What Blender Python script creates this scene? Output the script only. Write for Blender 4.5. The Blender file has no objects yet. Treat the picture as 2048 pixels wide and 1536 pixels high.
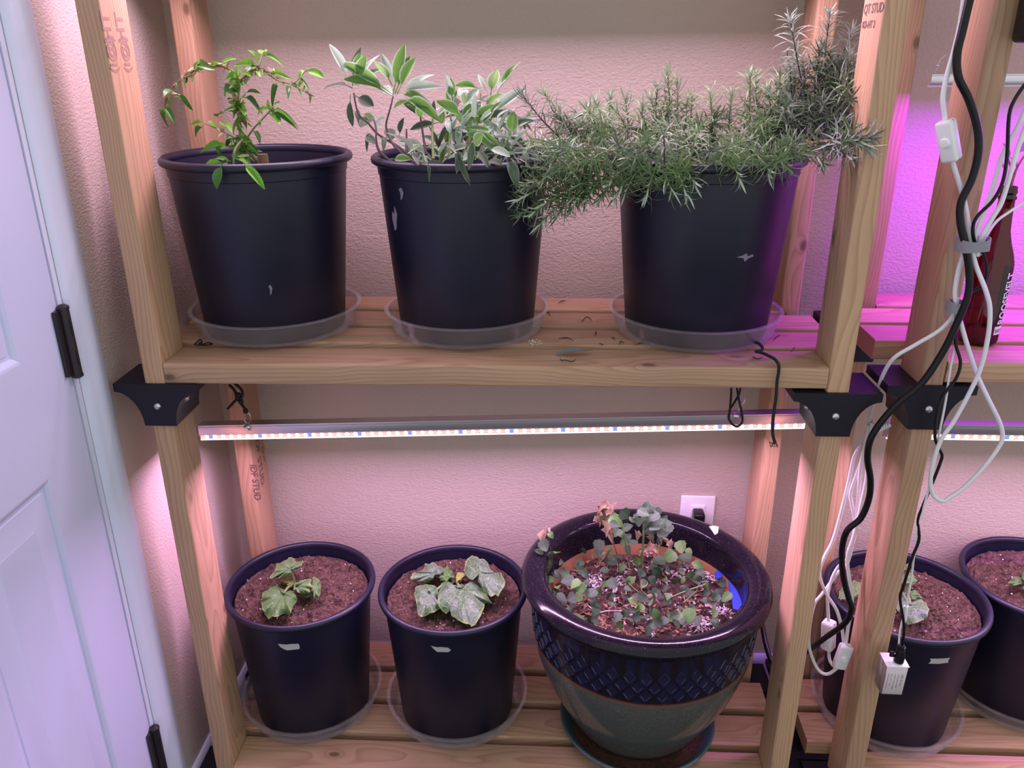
import bpy, bmesh, math, random
from mathutils import Vector, Matrix, noise as mnoise

random.seed(7)
SC = bpy.context.scene
COL = SC.collection
MM = 0.001

# ------------------------------------------------------------------ camera
CAM = Vector((0.6775, -1.3173, 0.4990))
YAW, PITCH, ROLL, FPX = -0.0499, 0.3843, -0.0054, 1648.5
cy, sy, cp, sp = math.cos(YAW), math.sin(YAW), math.cos(PITCH), math.sin(PITCH)
FWD = Vector((sy * cp, cy * cp, -sp))
_rt = Vector((cy, -sy, 0.0))
_up = _rt.cross(FWD)
cr, sr = math.cos(ROLL), math.sin(ROLL)
RGT = _rt * cr + _up * sr
UPV = -_rt * sr + _up * cr
cam_data = bpy.data.cameras.new('camera')
cam_data.sensor_width = 36.0
cam_data.lens = FPX * 36.0 / 2048.0
cam_data.clip_start = 0.02
cam = bpy.data.objects.new('camera', cam_data)
COL.objects.link(cam)
m = Matrix((RGT, UPV, -FWD)).transposed().to_4x4()
m.translation = CAM
cam.matrix_world = m
SC.camera = cam

# ------------------------------------------------------------------ world, exposure
world = bpy.data.worlds.new('room_ambience')
SC.world = world
world.use_nodes = True
wb = world.node_tree.nodes['Background']
wb.inputs[0].default_value = (0.93, 0.95, 1.0, 1)
wb.inputs[1].default_value = 0.90
LED_TINT = (0.96, 0.53, 1.0)      # colour of the white/red/blue grow strips
LED_WATT = 10.5
UPPER_WATT = 11.0
MAGENTA_TINT = (0.44, 0.0, 1.0)
MAGENTA_WATT = 16.0
UPPER_TINT = (1.0, 0.645, 0.95)
SC.cycles.max_bounces = 7
SC.cycles.diffuse_bounces = 3
SC.cycles.glossy_bounces = 3
SC.cycles.transmission_bounces = 4
SC.cycles.transparent_max_bounces = 12
SC.cycles.caustics_reflective = False
SC.cycles.caustics_refractive = False
SC.view_settings.view_transform = 'Standard'
SC.view_settings.look = 'None'
SC.view_settings.exposure = 0.0
SC.view_settings.gamma = 1.0
SC.view_settings.use_curve_mapping = False


def ray(u, v):
    return FWD + RGT * ((u - 1024) / FPX) - UPV * ((v - 768) / FPX)


def py(u, v, y):
    """point seen at photo pixel (u, v) at depth y (mm)"""
    d = ray(u, v)
    return CAM + d * ((y * MM - CAM.y) / d.y)


def pz(u, v, z):
    d = ray(u, v)
    return CAM + d * ((z * MM - CAM.z) / d.z)


def px_(u, v, x):
    d = ray(u, v)
    return CAM + d * ((x * MM - CAM.x) / d.x)


# ------------------------------------------------------------------ materials
def new_mat(name):
    mt = bpy.data.materials.new(name)
    mt.use_nodes = True
    nt = mt.node_tree
    for n in list(nt.nodes):
        nt.nodes.remove(n)
    return mt, nt


def nd(nt, kind, ins=None, **attrs):
    n = nt.nodes.new(kind)
    for k, v in attrs.items():
        setattr(n, k, v)
    for k, v in (ins or {}).items():
        s = n.inputs[k]
        if isinstance(v, bpy.types.NodeSocket):
            nt.links.new(v, s)
        else:
            if isinstance(v, tuple) and len(v) == 3 and s.type == 'RGBA':
                v = (*v, 1.0)
            s.default_value = v
    return n


def mth(nt, op, a, b=None, c=None):
    n = nt.nodes.new('ShaderNodeMath')
    n.operation = op
    for i, v in enumerate((a, b, c)):
        if v is None:
            continue
        if isinstance(v, bpy.types.NodeSocket):
            nt.links.new(v, n.inputs[i])
        else:
            n.inputs[i].default_value = v
    return n.outputs[0]


def mix(nt, fac, a, b):
    n = nt.nodes.new('ShaderNodeMix')
    n.data_type = 'RGBA'
    for key, v in ((0, fac), (6, a), (7, b)):
        if isinstance(v, bpy.types.NodeSocket):
            nt.links.new(v, n.inputs[key])
        else:
            n.inputs[key].default_value = (*v, 1.0) if isinstance(v, tuple) else v
    return n.outputs[2]


def ramp(nt, fac, stops):
    n = nt.nodes.new('ShaderNodeValToRGB')
    el = n.color_ramp.elements
    while len(el) < len(stops):
        el.new(0.5)
    for e, (p, c) in zip(el, stops):
        e.position = p
        e.color = (*c, 1.0) if isinstance(c, tuple) else (c, c, c, 1.0)
    nt.links.new(fac, n.inputs[0])
    return n.outputs[0]


def finish(nt, color=None, rough=0.5, bump=None, strength=0.3, dist=0.002, **kw):
    p = nt.nodes.new('ShaderNodeBsdfPrincipled')
    o = nt.nodes.new('ShaderNodeOutputMaterial')
    nt.links.new(p.outputs[0], o.inputs[0])

    def put(k, v):
        s = p.inputs[k]
        if isinstance(v, bpy.types.NodeSocket):
            nt.links.new(v, s)
        else:
            s.default_value = (*v, 1.0) if isinstance(v, tuple) and s.type == 'RGBA' else v
    if color is not None:
        put('Base Color', color)
    put('Roughness', rough)
    for k, v in kw.items():
        put(k, v)
    if bump is not None:
        b = nd(nt, 'ShaderNodeBump', {'Strength': strength, 'Distance': dist, 'Height': bump})
        nt.links.new(b.outputs[0], p.inputs['Normal'])
    return p


def plain(name, color, rough=0.5, **kw):
    mt, nt = new_mat(name)
    finish(nt, color, rough, **kw)
    return mt


def coords(nt, scale=(1, 1, 1), rnd=0.0, out='Object'):
    tc = nd(nt, 'ShaderNodeTexCoord')
    v = tc.outputs[out]
    if rnd:
        oi = nd(nt, 'ShaderNodeObjectInfo')
        s = nd(nt, 'ShaderNodeVectorMath', {0: v, 1: (0, 0, 0)}, operation='ADD')
        c = nd(nt, 'ShaderNodeCombineXYZ', {0: mth(nt, 'MULTIPLY', oi.outputs['Random'], rnd),
                                            1: mth(nt, 'MULTIPLY', oi.outputs['Random'], rnd * 0.37), 2: 0.0})
        nt.links.new(c.outputs[0], s.inputs[1])
        v = s.outputs[0]
    mp = nd(nt, 'ShaderNodeMapping', {'Vector': v, 'Scale': scale})
    return mp.outputs[0]


def noise_tex(nt, vec, scale, detail=4.0, rough=0.55, out=0):
    return nd(nt, 'ShaderNodeTexNoise', {'Vector': vec, 'Scale': scale, 'Detail': detail, 'Roughness': rough}).outputs[out]


def wood_material(name, light, dark, knot=(0.10, 0.045, 0.02), bloom=0.0):
    mt, nt = new_mat(name)
    tc = nd(nt, 'ShaderNodeTexCoord')
    oi = nd(nt, 'ShaderNodeObjectInfo')
    rnd = oi.outputs['Random']
    sep = nd(nt, 'ShaderNodeSeparateXYZ', {0: tc.outputs['Object']})
    x, y, z = sep.outputs
    xs = mth(nt, 'ADD', x, mth(nt, 'MULTIPLY', rnd, 37.0))
    low = nd(nt, 'ShaderNodeCombineXYZ', {0: mth(nt, 'MULTIPLY', xs, 1.6), 1: mth(nt, 'MULTIPLY', y, 9.0), 2: mth(nt, 'MULTIPLY', z, 9.0)}).outputs[0]
    n1 = noise_tex(nt, low, 1.0, 2.0)
    yy = mth(nt, 'ADD', y, mth(nt, 'MULTIPLY', mth(nt, 'SUBTRACT', rnd, 0.5), 0.09))
    zz = mth(nt, 'ADD', z, mth(nt, 'ADD', 0.028, mth(nt, 'MULTIPLY', rnd, 0.03)))
    wob = mth(nt, 'MULTIPLY', mth(nt, 'SUBTRACT', n1, 0.5), 0.075)
    dist = mth(nt, 'SQRT', mth(nt, 'ADD', mth(nt, 'MULTIPLY', yy, yy), mth(nt, 'MULTIPLY', zz, zz)))
    # knots: sparse spheres in stretched space push the rings aside
    kv = nd(nt, 'ShaderNodeCombineXYZ', {0: mth(nt, 'MULTIPLY', xs, 6.0), 1: mth(nt, 'MULTIPLY', y, 11.0), 2: mth(nt, 'MULTIPLY', z, 11.0)}).outputs[0]
    vor = nd(nt, 'ShaderNodeTexVoronoi', {'Vector': kv, 'Scale': 1.0, 'Randomness': 1.0})
    kd = vor.outputs['Distance']
    push = mth(nt, 'MULTIPLY', mth(nt, 'POWER', 2.718, mth(nt, 'MULTIPLY', kd, -9.0)), 0.016)
    rr = mth(nt, 'ADD', mth(nt, 'ADD', dist, wob), push)
    ring = mth(nt, 'FRACT', mth(nt, 'MULTIPLY', rr, 165.0))
    ringc = ramp(nt, ring, [(0.0, 0.05), (0.55, 0.35), (0.88, 1.0), (1.0, 0.1)])
    fine = noise_tex(nt, nd(nt, 'ShaderNodeCombineXYZ', {0: mth(nt, 'MULTIPLY', xs, 9.0), 1: mth(nt, 'MULTIPLY', y, 520.0), 2: mth(nt, 'MULTIPLY', z, 520.0)}).outputs[0], 1.0, 3.0, 0.6)
    fac = mth(nt, 'MULTIPLY', mth(nt, 'ADD', mth(nt, 'MULTIPLY', ringc, 0.72), mth(nt, 'MULTIPLY', fine, 0.42)), 0.9)
    base = mix(nt, fac, light, dark)
    var = mth(nt, 'ADD', 0.84, mth(nt, 'MULTIPLY', rnd, 0.28))
    blot = noise_tex(nt, nd(nt, 'ShaderNodeCombineXYZ', {0: mth(nt, 'MULTIPLY', xs, 3.0), 1: mth(nt, 'MULTIPLY', y, 14.0), 2: mth(nt, 'MULTIPLY', z, 14.0)}).outputs[0], 1.3, 4.0, 0.6)
    var = mth(nt, 'MULTIPLY', var, mth(nt, 'ADD', 0.78, mth(nt, 'MULTIPLY', blot, 0.44)))
    base = nd(nt, 'ShaderNodeVectorMath', {0: base, 1: (0, 0, 0)}, operation='MULTIPLY')
    cv = nd(nt, 'ShaderNodeCombineXYZ', {0: var, 1: var, 2: var})
    nt.links.new(cv.outputs[0], base.inputs[1])
    kmask = ramp(nt, kd, [(0.0, 1.0), (0.055, 0.85), (0.085, 0.25), (0.14, 0.0)])
    col = mix(nt, mth(nt, 'MULTIPLY', kmask, 0.85), base.outputs[0], knot)
    bmp = mth(nt, 'ADD', mth(nt, 'MULTIPLY', fine, 0.6), mth(nt, 'MULTIPLY', ringc, 0.4))
    finish(nt, col, 0.62, bmp, 0.25, 0.0012)
    return mt


M = {}
M['lumber'] = wood_material('fir_lumber', (0.57, 0.37, 0.222), (0.37, 0.21, 0.115))
M['ink'] = plain('stamp_ink', (0.13, 0.07, 0.06), 0.8)
M['ink_faint'] = plain('faded_stamp_ink', (0.34, 0.20, 0.15), 0.8)


def wall_material(name, color):
    mt, nt = new_mat(name)
    v = coords(nt, (1, 1, 1))
    h = noise_tex(nt, coords(nt, (0.7, 0.7, 1.25)), 190.0, 3.0, 0.55)
    h2 = noise_tex(nt, v, 420.0, 2.0, 0.5)
    big = noise_tex(nt, v, 3.0, 2.0, 0.5)
    c = mix(nt, big, tuple(k * 0.95 for k in color), tuple(min(1, k * 1.05) for k in color))
    hh = mth(nt, 'ADD', h, mth(nt, 'MULTIPLY', h2, 0.35))
    finish(nt, c, 0.55, hh, 0.55, 0.004)
    return mt


M['wall'] = wall_material('beige_textured_paint', (0.58, 0.49, 0.41))
M['door'] = None


def door_material():
    mt, nt = new_mat('white_door_paint')
    v = coords(nt, (1, 1, 1))
    g = noise_tex(nt, coords(nt, (60, 300, 14)), 1.0, 3.0, 0.6)
    c = mix(nt, noise_tex(nt, v, 5.0, 2.0), (0.60, 0.66, 0.84), (0.64, 0.70, 0.88))
    finish(nt, c, 0.38, g, 0.22, 0.0015)
    return mt


M['door'] = door_material()
M['trim'] = plain('white_trim_paint', (0.72, 0.78, 0.92), 0.32)
M['bronze'] = plain('black_hinge_metal', (0.018, 0.015, 0.018), 0.42)
M['floor'] = plain('dark_floor', (0.022, 0.018, 0.02), 0.8)


def bracket_material():
    mt, nt = new_mat('black_printed_plastic')
    v = coords(nt, (1, 1, 1))
    w = nd(nt, 'ShaderNodeTexWave', {'Vector': v, 'Scale': 260.0, 'Distortion': 0.4}, bands_direction='Z')
    finish(nt, (0.010, 0.008, 0.015), 0.45, w.outputs[0], 0.12, 0.0006, **{'Specular IOR Level': 0.32})
    return mt


M['bracket'] = bracket_material()
M['steel'] = plain('zinc_screw', (0.62, 0.62, 0.64), 0.28, Metallic=0.9)


def pot_material():
    mt, nt = new_mat('black_pot_plastic')
    v = coords(nt, (1, 1, 1), rnd=9.0)
    n = noise_tex(nt, v, 9.0, 5.0, 0.6)
    c = mix(nt, ramp(nt, n, [(0.35, 0.0), (0.75, 1.0)]), (0.0040, 0.0048, 0.019), (0.008, 0.009, 0.026))
    r = mth(nt, 'ADD', 0.36, mth(nt, 'MULTIPLY', n, 0.14))
    finish(nt, c, r, noise_tex(nt, v, 300.0, 2.0), 0.05, 0.001)
    return mt


M['pot'] = pot_material()
M['tape'] = plain('masking_tape', (0.50, 0.50, 0.46), 0.7)
M['scuff'] = plain('pale_scuff', (0.20, 0.20, 0.25), 0.7)


def clear_plastic():
    mt, nt = new_mat('clear_saucer_plastic')
    tr = nd(nt, 'ShaderNodeBsdfTransparent', {'Color': (0.985, 0.98, 0.985)})
    n = noise_tex(nt, coords(nt, (1, 1, 1)), 14.0, 3.0, 0.5)
    df = nd(nt, 'ShaderNodeBsdfDiffuse', {'Color': (0.62, 0.60, 0.63)})
    gl = nd(nt, 'ShaderNodeBsdfGlossy', {'Roughness': 0.12, 'Color': (1.0, 1.0, 1.0)})
    lw = nd(nt, 'ShaderNodeLayerWeight', {'Blend': 0.35})
    edge = mth(nt, 'POWER', lw.outputs['Facing'], 1.8)
    m1 = nd(nt, 'ShaderNodeMixShader', {0: mth(nt, 'ADD', mth(nt, 'MULTIPLY', n, 0.10), mth(nt, 'MULTIPLY', edge, 0.34)), 1: tr.outputs[0], 2: df.outputs[0]})
    m2 = nd(nt, 'ShaderNodeMixShader', {0: mth(nt, 'ADD', 0.03, mth(nt, 'MULTIPLY', edge, 0.20)), 1: m1.outputs[0], 2: gl.outputs[0]})
    o = nd(nt, 'ShaderNodeOutputMaterial', {0: m2.outputs[0]})
    return mt


M['clear'] = clear_plastic()


def soil_material(name, c1, c2, c3):
    mt, nt = new_mat(name)
    v = coords(nt, (1, 1, 1))
    n = noise_tex(nt, v, 210.0, 5.0, 0.7)
    n2 = noise_tex(nt, v, 60.0, 4.0, 0.6)
    c = ramp(nt, mth(nt, 'ADD', mth(nt, 'MULTIPLY', n, 0.65), mth(nt, 'MULTIPLY', n2, 0.35)), [(0.38, c1), (0.50, c2), (0.64, c3)])
    finish(nt, c, 0.95, mth(nt, 'ADD', n, n2), 0.9, 0.004)
    return mt


M['soil'] = soil_material('peat_soil', (0.022, 0.010, 0.008), (0.105, 0.056, 0.040), (0.215, 0.125, 0.092))
M['drysoil'] = soil_material('dark_litter_soil', (0.02, 0.010, 0.010), (0.07, 0.035, 0.028), (0.16, 0.085, 0.06))
M['perlite'] = plain('white_perlite', (0.85, 0.83, 0.82), 0.8)
M['white'] = plain('white_cable_plastic', (0.80, 0.80, 0.81), 0.35)
M['blackrub'] = plain('black_cable_rubber', (0.006, 0.006, 0.007), 0.36, **{'Specular IOR Level': 0.3})
M['cord'] = plain('black_cord', (0.012, 0.011, 0.012), 0.8)
M['velcro'] = plain('grey_cable_wrap', (0.26, 0.26, 0.28), 0.8)
M['alu'] = plain('satin_aluminium', (0.74, 0.71, 0.73), 0.30, Metallic=0.9)
M['outlet'] = plain('white_wall_plate', (0.86, 0.86, 0.87), 0.3)


def emit(name, color, s):
    mt, nt = new_mat(name)
    e = nd(nt, 'ShaderNodeEmission', {'Color': color, 'Strength': s})
    nd(nt, 'ShaderNodeOutputMaterial', {0: e.outputs[0]})
    return mt


M['led_white'] = emit('white_led', (1.0, 0.97, 0.96), 5.0)
M['led_red'] = emit('red_led', (1.0, 0.42, 0.36), 1.7)
M['led_blue'] = emit('blue_led', (0.09, 0.13, 1.0), 3.0)
M['led_edge'] = emit('glowing_strip_edge', (1.0, 0.86, 0.90), 1.6)
M['led_magenta'] = emit('magenta_led', (0.85, 0.02, 1.0), 6.0)
M['pcb'] = plain('pink_circuit_strip', (0.80, 0.62, 0.62), 0.5)

# ------------------------------------------------------------------ mesh helpers
ORI = {}


class MB:
    """collects vertices and faces in world metres"""

    def __init__(self):
        self.v, self.f, self.mi, self.uv = [], [], [], []

    def add(self, vs, fs, mi=0):
        o = len(self.v)
        self.v += [Vector(p) for p in vs]
        self.f += [tuple(i + o for i in f) for f in fs]
        self.mi += [mi] * len(fs)
        return self

    def box(self, lo, hi, mi=0):
        (a, b, c), (d, e, f) = lo, hi
        return self.add([(a, b, c), (d, b, c), (d, e, c), (a, e, c), (a, b, f), (d, b, f), (d, e, f), (a, e, f)],
                        [(0, 3, 2, 1), (4, 5, 6, 7), (0, 1, 5, 4), (1, 2, 6, 5), (2, 3, 7, 6), (3, 0, 4, 7)], mi)

    def prism(self, poly, axis, a, b, mi=0):
        """poly: 2D points in the two other axes (cyclic order), extruded along axis from a to b"""
        n = len(poly)

        def mk(p, t):
            if axis == 0:
                return (t, p[0], p[1])
            if axis == 1:
                return (p[0], t, p[1])
            return (p[0], p[1], t)
        vs = [mk(p, a) for p in poly] + [mk(p, b) for p in poly]
        fs = [(i, (i + 1) % n, n + (i + 1) % n, n + i) for i in range(n)]
        fs += [tuple(range(n))[::-1], tuple(range(n, 2 * n))]
        return self.add(vs, fs, mi)

    def lathe(self, prof, c, seg=64, mi=0, close=False):
        vs, fs = [], []
        k = len(prof)
        for i in range(seg):
            t = 2 * math.pi * i / seg
            for r, z in prof:
                vs.append((c[0] + r * math.cos(t), c[1] + r * math.sin(t), c[2] + z))
        for i in range(seg):
            j = (i + 1) % seg
            for a in range(k if close else k - 1):
                b = (a + 1) % k
                fs.append((i * k + a, j * k + a, j * k + b, i * k + b))
        return self.add(vs, fs, mi)

    def tube(self, pts, r, seg=8, mi=0, cap=True):
        pts = [Vector(p) for p in pts]
        n = len(pts)
        rs = r if isinstance(r, (list, tuple)) else [r] * n
        t0 = (pts[1] - pts[0]).normalized()
        ref = Vector((0, 0, 1)) if abs(t0.z) < 0.9 else Vector((1, 0, 0))
        nrm = t0.cross(ref).normalized()
        vs, fs = [], []
        for i in range(n):
            t = (pts[min(i + 1, n - 1)] - pts[max(i - 1, 0)])
            t = t.normalized() if t.length > 1e-9 else t0
            nrm = (nrm - t * nrm.dot(t))
            nrm = nrm.normalized() if nrm.length > 1e-6 else t.orthogonal().normalized()
            bi = t.cross(nrm)
            for k in range(seg):
                a = 2 * math.pi * k / seg
                vs.append(pts[i] + (nrm * math.cos(a) + bi * math.sin(a)) * rs[i])
        for i in range(n - 1):
            for k in range(seg):
                k2 = (k + 1) % seg
                fs.append((i * seg + k, i * seg + k2, (i + 1) * seg + k2, (i + 1) * seg + k))
        if cap:
            fs += [tuple(range(seg))[::-1], tuple(range((n - 1) * seg, n * seg))]
        return self.add(vs, fs, mi)

    def mesh(self, name, origin=(0, 0, 0), smooth=True, angle=40):
        me = bpy.data.meshes.new(name)
        o = Vector(origin)
        me.from_pydata([tuple(p - o) for p in self.v], [], self.f)
        me.update()
        bm = bmesh.new()
        bm.from_mesh(me)
        bmesh.ops.recalc_face_normals(bm, faces=bm.faces)
        bm.to_mesh(me)
        bm.free()
        if len(set(self.mi)) > 1 or any(self.mi):
            me.polygons.foreach_set('material_index', self.mi)
        if smooth:
            me.polygons.foreach_set('use_smooth', [True] * len(me.polygons))
            me.set_sharp_from_angle(angle=math.radians(angle))
        return me


def smooth_path(pts, n=6):
    """Catmull-Rom through points"""
    pts = [Vector(p) for p in pts]
    if len(pts) < 3:
        return pts
    out = []
    for i in range(len(pts) - 1):
        p0, p1, p2, p3 = pts[max(i - 1, 0)], pts[i], pts[i + 1], pts[min(i + 2, len(pts) - 1)]
        for k in range(n):
            t = k / n
            out.append(0.5 * ((2 * p1) + (p2 - p0) * t + (2 * p0 - 5 * p1 + 4 * p2 - p3) * t * t + (3 * p1 - p0 - 3 * p2 + p3) * t ** 3))
    out.append(pts[-1])
    return out


def link(name, me, mats, parent=None):
    o = bpy.data.objects.new(name, me)
    if me is not None and mats is not None and not me.materials:
        for x in (mats if isinstance(mats, (list, tuple)) else [mats]):
            me.materials.append(x)
    COL.objects.link(o)
    if parent is not None:
        o.parent = parent
        ORI[o] = ORI[parent]
    return o


def tag(o, label=None, cat=None, group=None, kind=None):
    if label:
        o['label'] = label
    if cat:
        o['category'] = cat
    if group:
        o['group'] = group
    if kind:
        o['kind'] = kind
    return o


def thing(name, label, cat, base, group=None):
    o = bpy.data.objects.new(name, None)
    o.empty_display_size = 0.02
    o.location = base
    COL.objects.link(o)
    ORI[o] = Vector(base)
    return tag(o, label, cat, group)


def part(name, mb, mat, parent, smooth=True, angle=40, label=None, kind=None):
    o = link(name, mb.mesh(name, ORI[parent], smooth, angle), mat, parent)
    return tag(o, label, None, None, kind)


def single(name, mb, mat, label, cat, base, group=None, smooth=True, angle=40):
    o = link(name, mb.mesh(name, base, smooth, angle), mat)
    o.location = base
    ORI[o] = Vector(base)
    return tag(o, label, cat, group)


def struct(name, mb, mat, parent=None, smooth=False, label=None):
    base = ORI[parent] if parent else Vector((0, 0, 0))
    o = link(name, mb.mesh(name, base, smooth), mat, parent)
    if parent is None:
        ORI[o] = Vector((0, 0, 0))
        o['kind'] = 'structure'
    if label:
        o['label'] = label
    return o


def inst(name, me, mat, parent, mw):
    o = link(name, me, mat, parent)
    o.matrix_local = Matrix.Translation(-ORI[parent]) @ mw
    return o


def frame(origin, xdir, ydir, zdir):
    mw = Matrix((xdir, ydir, zdir)).transposed().to_4x4()
    mw.translation = origin
    return mw


LUMBER = {}


def lumber(length, w=0.089, t=0.038):
    key = (round(length, 4), w, t)
    if key not in LUMBER:
        bm = bmesh.new()
        bmesh.ops.create_cube(bm, size=1.0)
        for v in bm.verts:
            v.co = Vector((v.co.x * length, v.co.y * w, v.co.z * t))
        ed = [e for e in bm.edges if abs((e.verts[0].co - e.verts[1].co).x) > length * 0.5]
        bmesh.ops.bevel(bm, geom=ed, offset=0.0042, segments=3, profile=0.5, affect='EDGES')
        me = bpy.data.meshes.new('board')
        bm.to_mesh(me)
        bm.free()
        me.polygons.foreach_set('use_smooth', [True] * len(me.polygons))
        me.set_sharp_from_angle(angle=math.radians(50))
        LUMBER[key] = me
    return LUMBER[key]


def soft_box(mb_size, bevel, segs=2):
    bm = bmesh.new()
    bmesh.ops.create_cube(bm, size=1.0)
    for v in bm.verts:
        v.co = Vector((v.co.x * mb_size[0], v.co.y * mb_size[1], v.co.z * mb_size[2]))
    bmesh.ops.bevel(bm, geom=list(bm.edges), offset=bevel, segments=segs, profile=0.5, affect='EDGES')
    me = bpy.data.meshes.new('soft_box')
    bm.to_mesh(me)
    bm.free()
    me.polygons.foreach_set('use_smooth', [True] * len(me.polygons))
    me.set_sharp_from_angle(angle=math.radians(50))
    return me


def text_mesh(s, size, align='LEFT', bold=0.0):
    cu = bpy.data.curves.new('lettering', 'FONT')
    cu.body = s
    cu.size = size
    cu.align_x = align
    cu.offset = bold
    cu.resolution_u = 3
    ob = bpy.data.objects.new('lettering', cu)
    COL.objects.link(ob)
    bpy.context.view_layer.update()
    me = bpy.data.meshes.new_from_object(ob.evaluated_get(bpy.context.evaluated_depsgraph_get()))
    bpy.data.objects.remove(ob)
    bpy.data.curves.remove(cu)
    return me


# ------------------------------------------------------------------ the room
XW, YW, ZF = -0.112, 0.470, -1.068
ROOM_H = 1.40
struct('wall_back', MB().box((XW - 0.1, YW, ZF), (3.2, YW + 0.1, ROOM_H)), M['wall'])
# left wall with the door opening
DOOR_Y1 = -0.066       # hinge edge of the opening
DOOR_Y0 = -0.840
wl = MB().box((XW - 0.1, DOOR_Y1, ZF), (XW, YW, ROOM_H))
wl.box((XW - 0.1, DOOR_Y0, ZF + 2.04), (XW, DOOR_Y1, ROOM_H))
struct('wall_left', wl, M['wall'])
struct('floor', MB().box((XW - 0.1, -2.6, ZF - 0.05), (3.2, YW + 0.1, ZF)), M['floor'])

bbp = [(0, 0), (0.013, 0), (0.013, 0.066), (0.010, 0.077), (0.005, 0.083), (0, 0.083)]
struct('baseboard_back', MB().prism([(YW - a, ZF + b) for a, b in bbp], 0, XW, 3.2), M['trim'], smooth=True)
struct('baseboard_left', MB().prism([(XW + a, ZF + b) for a, b in bbp], 1, -0.004, YW - 0.013), M['trim'], smooth=True)

# door casing
cs = [(-0.004, 0.0), (-0.004, 0.009), (-0.008, 0.013), (-0.030, 0.0155), (-0.040, 0.0145), (-0.044, 0.0120), (-0.052, 0.0100),
      (-0.056, 0.0085), (-0.066, 0.0025), (-0.067, 0.0)]
trim = MB().prism([(XW + b, a) for a, b in cs], 2, ZF, ZF + 2.10)
trim.box((XW, DOOR_Y0 - 0.06, ZF + 2.04), (XW + 0.012, -0.004, ZF + 2.10))
trim.box((XW, DOOR_Y0 - 0.062, ZF), (XW + 0.012, DOOR_Y0, ZF + 2.10))
struct('trim_1', trim, M['trim'], smooth=True)
struct('trim_2', MB().box((XW - 0.10, -0.0785, ZF), (XW - 0.0015, -0.0655, ZF + 2.04)), M['trim'])

# door slab: stiles and rails at the face, moulded panels let in
DX = XW - 0.003
dy1, dy0 = -0.082, DOOR_Y0 + 0.003
dz0, dz1 = ZF + 0.010, ZF + 2.035
cols = [(dy1 - 0.115 - 0.212, dy1 - 0.115), (dy0 + 0.112, dy0 + 0.112 + 0.212)]
rows = [(-0.840, -0.126), (0.068, 0.590), (0.700, dz1 - 0.115)]
door = MB().box((DX - 0.035, dy0, dz0), (DX - 0.012, dy1, dz1))
ys = sorted({dy0, dy1, *[k for c in cols for k in c]})
zs = sorted({dz0, dz1, *[k for r in rows for k in r]})
for i in range(len(ys) - 1):
    for k in range(len(zs) - 1):
        yc, zc = (ys[i] + ys[i + 1]) / 2, (zs[k] + zs[k + 1]) / 2
        if any(c[0] < yc < c[1] for c in cols) and any(r[0] < zc < r[1] for r in rows):
            continue
        door.add([(DX, ys[i], zs[k]), (DX, ys[i + 1], zs[k]), (DX, ys[i + 1], zs[k + 1]), (DX, ys[i], zs[k + 1])], [(0, 1, 2, 3)])
door.add([(DX, dy1, dz0), (DX - 0.035, dy1, dz0), (DX - 0.035, dy1, dz1), (DX, dy1, dz1)], [(0, 1, 2, 3)])
door_o = struct('door_1', door, M['door'], label='white six-panel door with black hinges')
for c in cols:
    for r in rows:
        loops = [(0, 0), (0.004, -0.001), (0.009, -0.0045), (0.011, -0.008), (0.017, -0.008), (0.019, -0.0065), (0.024, -0.0065),
                 (0.058, -0.0015), (0.062, -0.0005)]
        vs, fs = [], []
        for ins, dx in loops:
            vs += [(DX + dx, c[0] + ins, r[0] + ins), (DX + dx, c[1] - ins, r[0] + ins), (DX + dx, c[1] - ins, r[1] - ins), (DX + dx, c[0] + ins, r[1] - ins)]
        for a in range(len(loops) - 1):
            for k in range(4):
                fs.append((a * 4 + k, a * 4 + (k + 1) % 4, a * 4 + 4 + (k + 1) % 4, a * 4 + 4 + k))
        b = (len(loops) - 1) * 4
        fs.append((b, b + 1, b + 2, b + 3))
        part('panel', MB().add(vs, fs), M['door'], door_o, True, 12)
# hinges: two leaves and a knuckled barrel
for hz in (0.062, -0.815):
    y0 = -0.0800
    h = MB().tube([(XW + 0.006, y0, hz - 0.056), (XW + 0.006, y0, hz + 0.056)], 0.0085, 14)
    h.box((XW - 0.0025, y0 - 0.020, hz - 0.055), (XW + 0.0035, y0, hz + 0.055))
    h.box((XW - 0.0005, y0, hz - 0.055), (XW + 0.0060, y0 + 0.014, hz + 0.055))
    hinge = part('hinge', h, M['bronze'], door_o, True, 30, label='black hinge')
    for s in (-1, 1):
        part('hinge_cap', MB().lathe([(0.0, 0.0), (0.0095, 0.0), (0.0095, 0.004), (0.005, 0.007), (0.0, 0.0075)] if s > 0 else [(0.0, 0.0), (0.0095, 0.0), (0.0095, -0.004), (0.005, -0.007), (0.0, -0.0075)], (XW + 0.006, y0, hz + s * 0.056), 14), M['bronze'], hinge)
        part('knuckle_slot', MB().box((XW + 0.0125, y0 - 0.0042, hz + s * 0.026 - 0.013), (XW + 0.0152, y0 - 0.0022, hz + s * 0.026 + 0.013)), M['cord'], hinge)

# wall socket
outlet = thing('wall_outlet', 'white wall plate with a plugged-in socket behind the glazed pot', 'outlet', (1.043, YW, -0.575))
inst('cover_plate', soft_box((0.084, 0.007, 0.124), 0.003), M['outlet'], outlet, Matrix.Translation((1.043, YW - 0.0035, -0.573)))
inst('socket_face', soft_box((0.036, 0.004, 0.040), 0.0018), M['outlet'], outlet, Matrix.Translation((1.043, YW - 0.0085, -0.5545)))
inst('socket_face', soft_box((0.036, 0.004, 0.040), 0.0018), M['outlet'], outlet, Matrix.Translation((1.043, YW - 0.0085, -0.598)))

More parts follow.
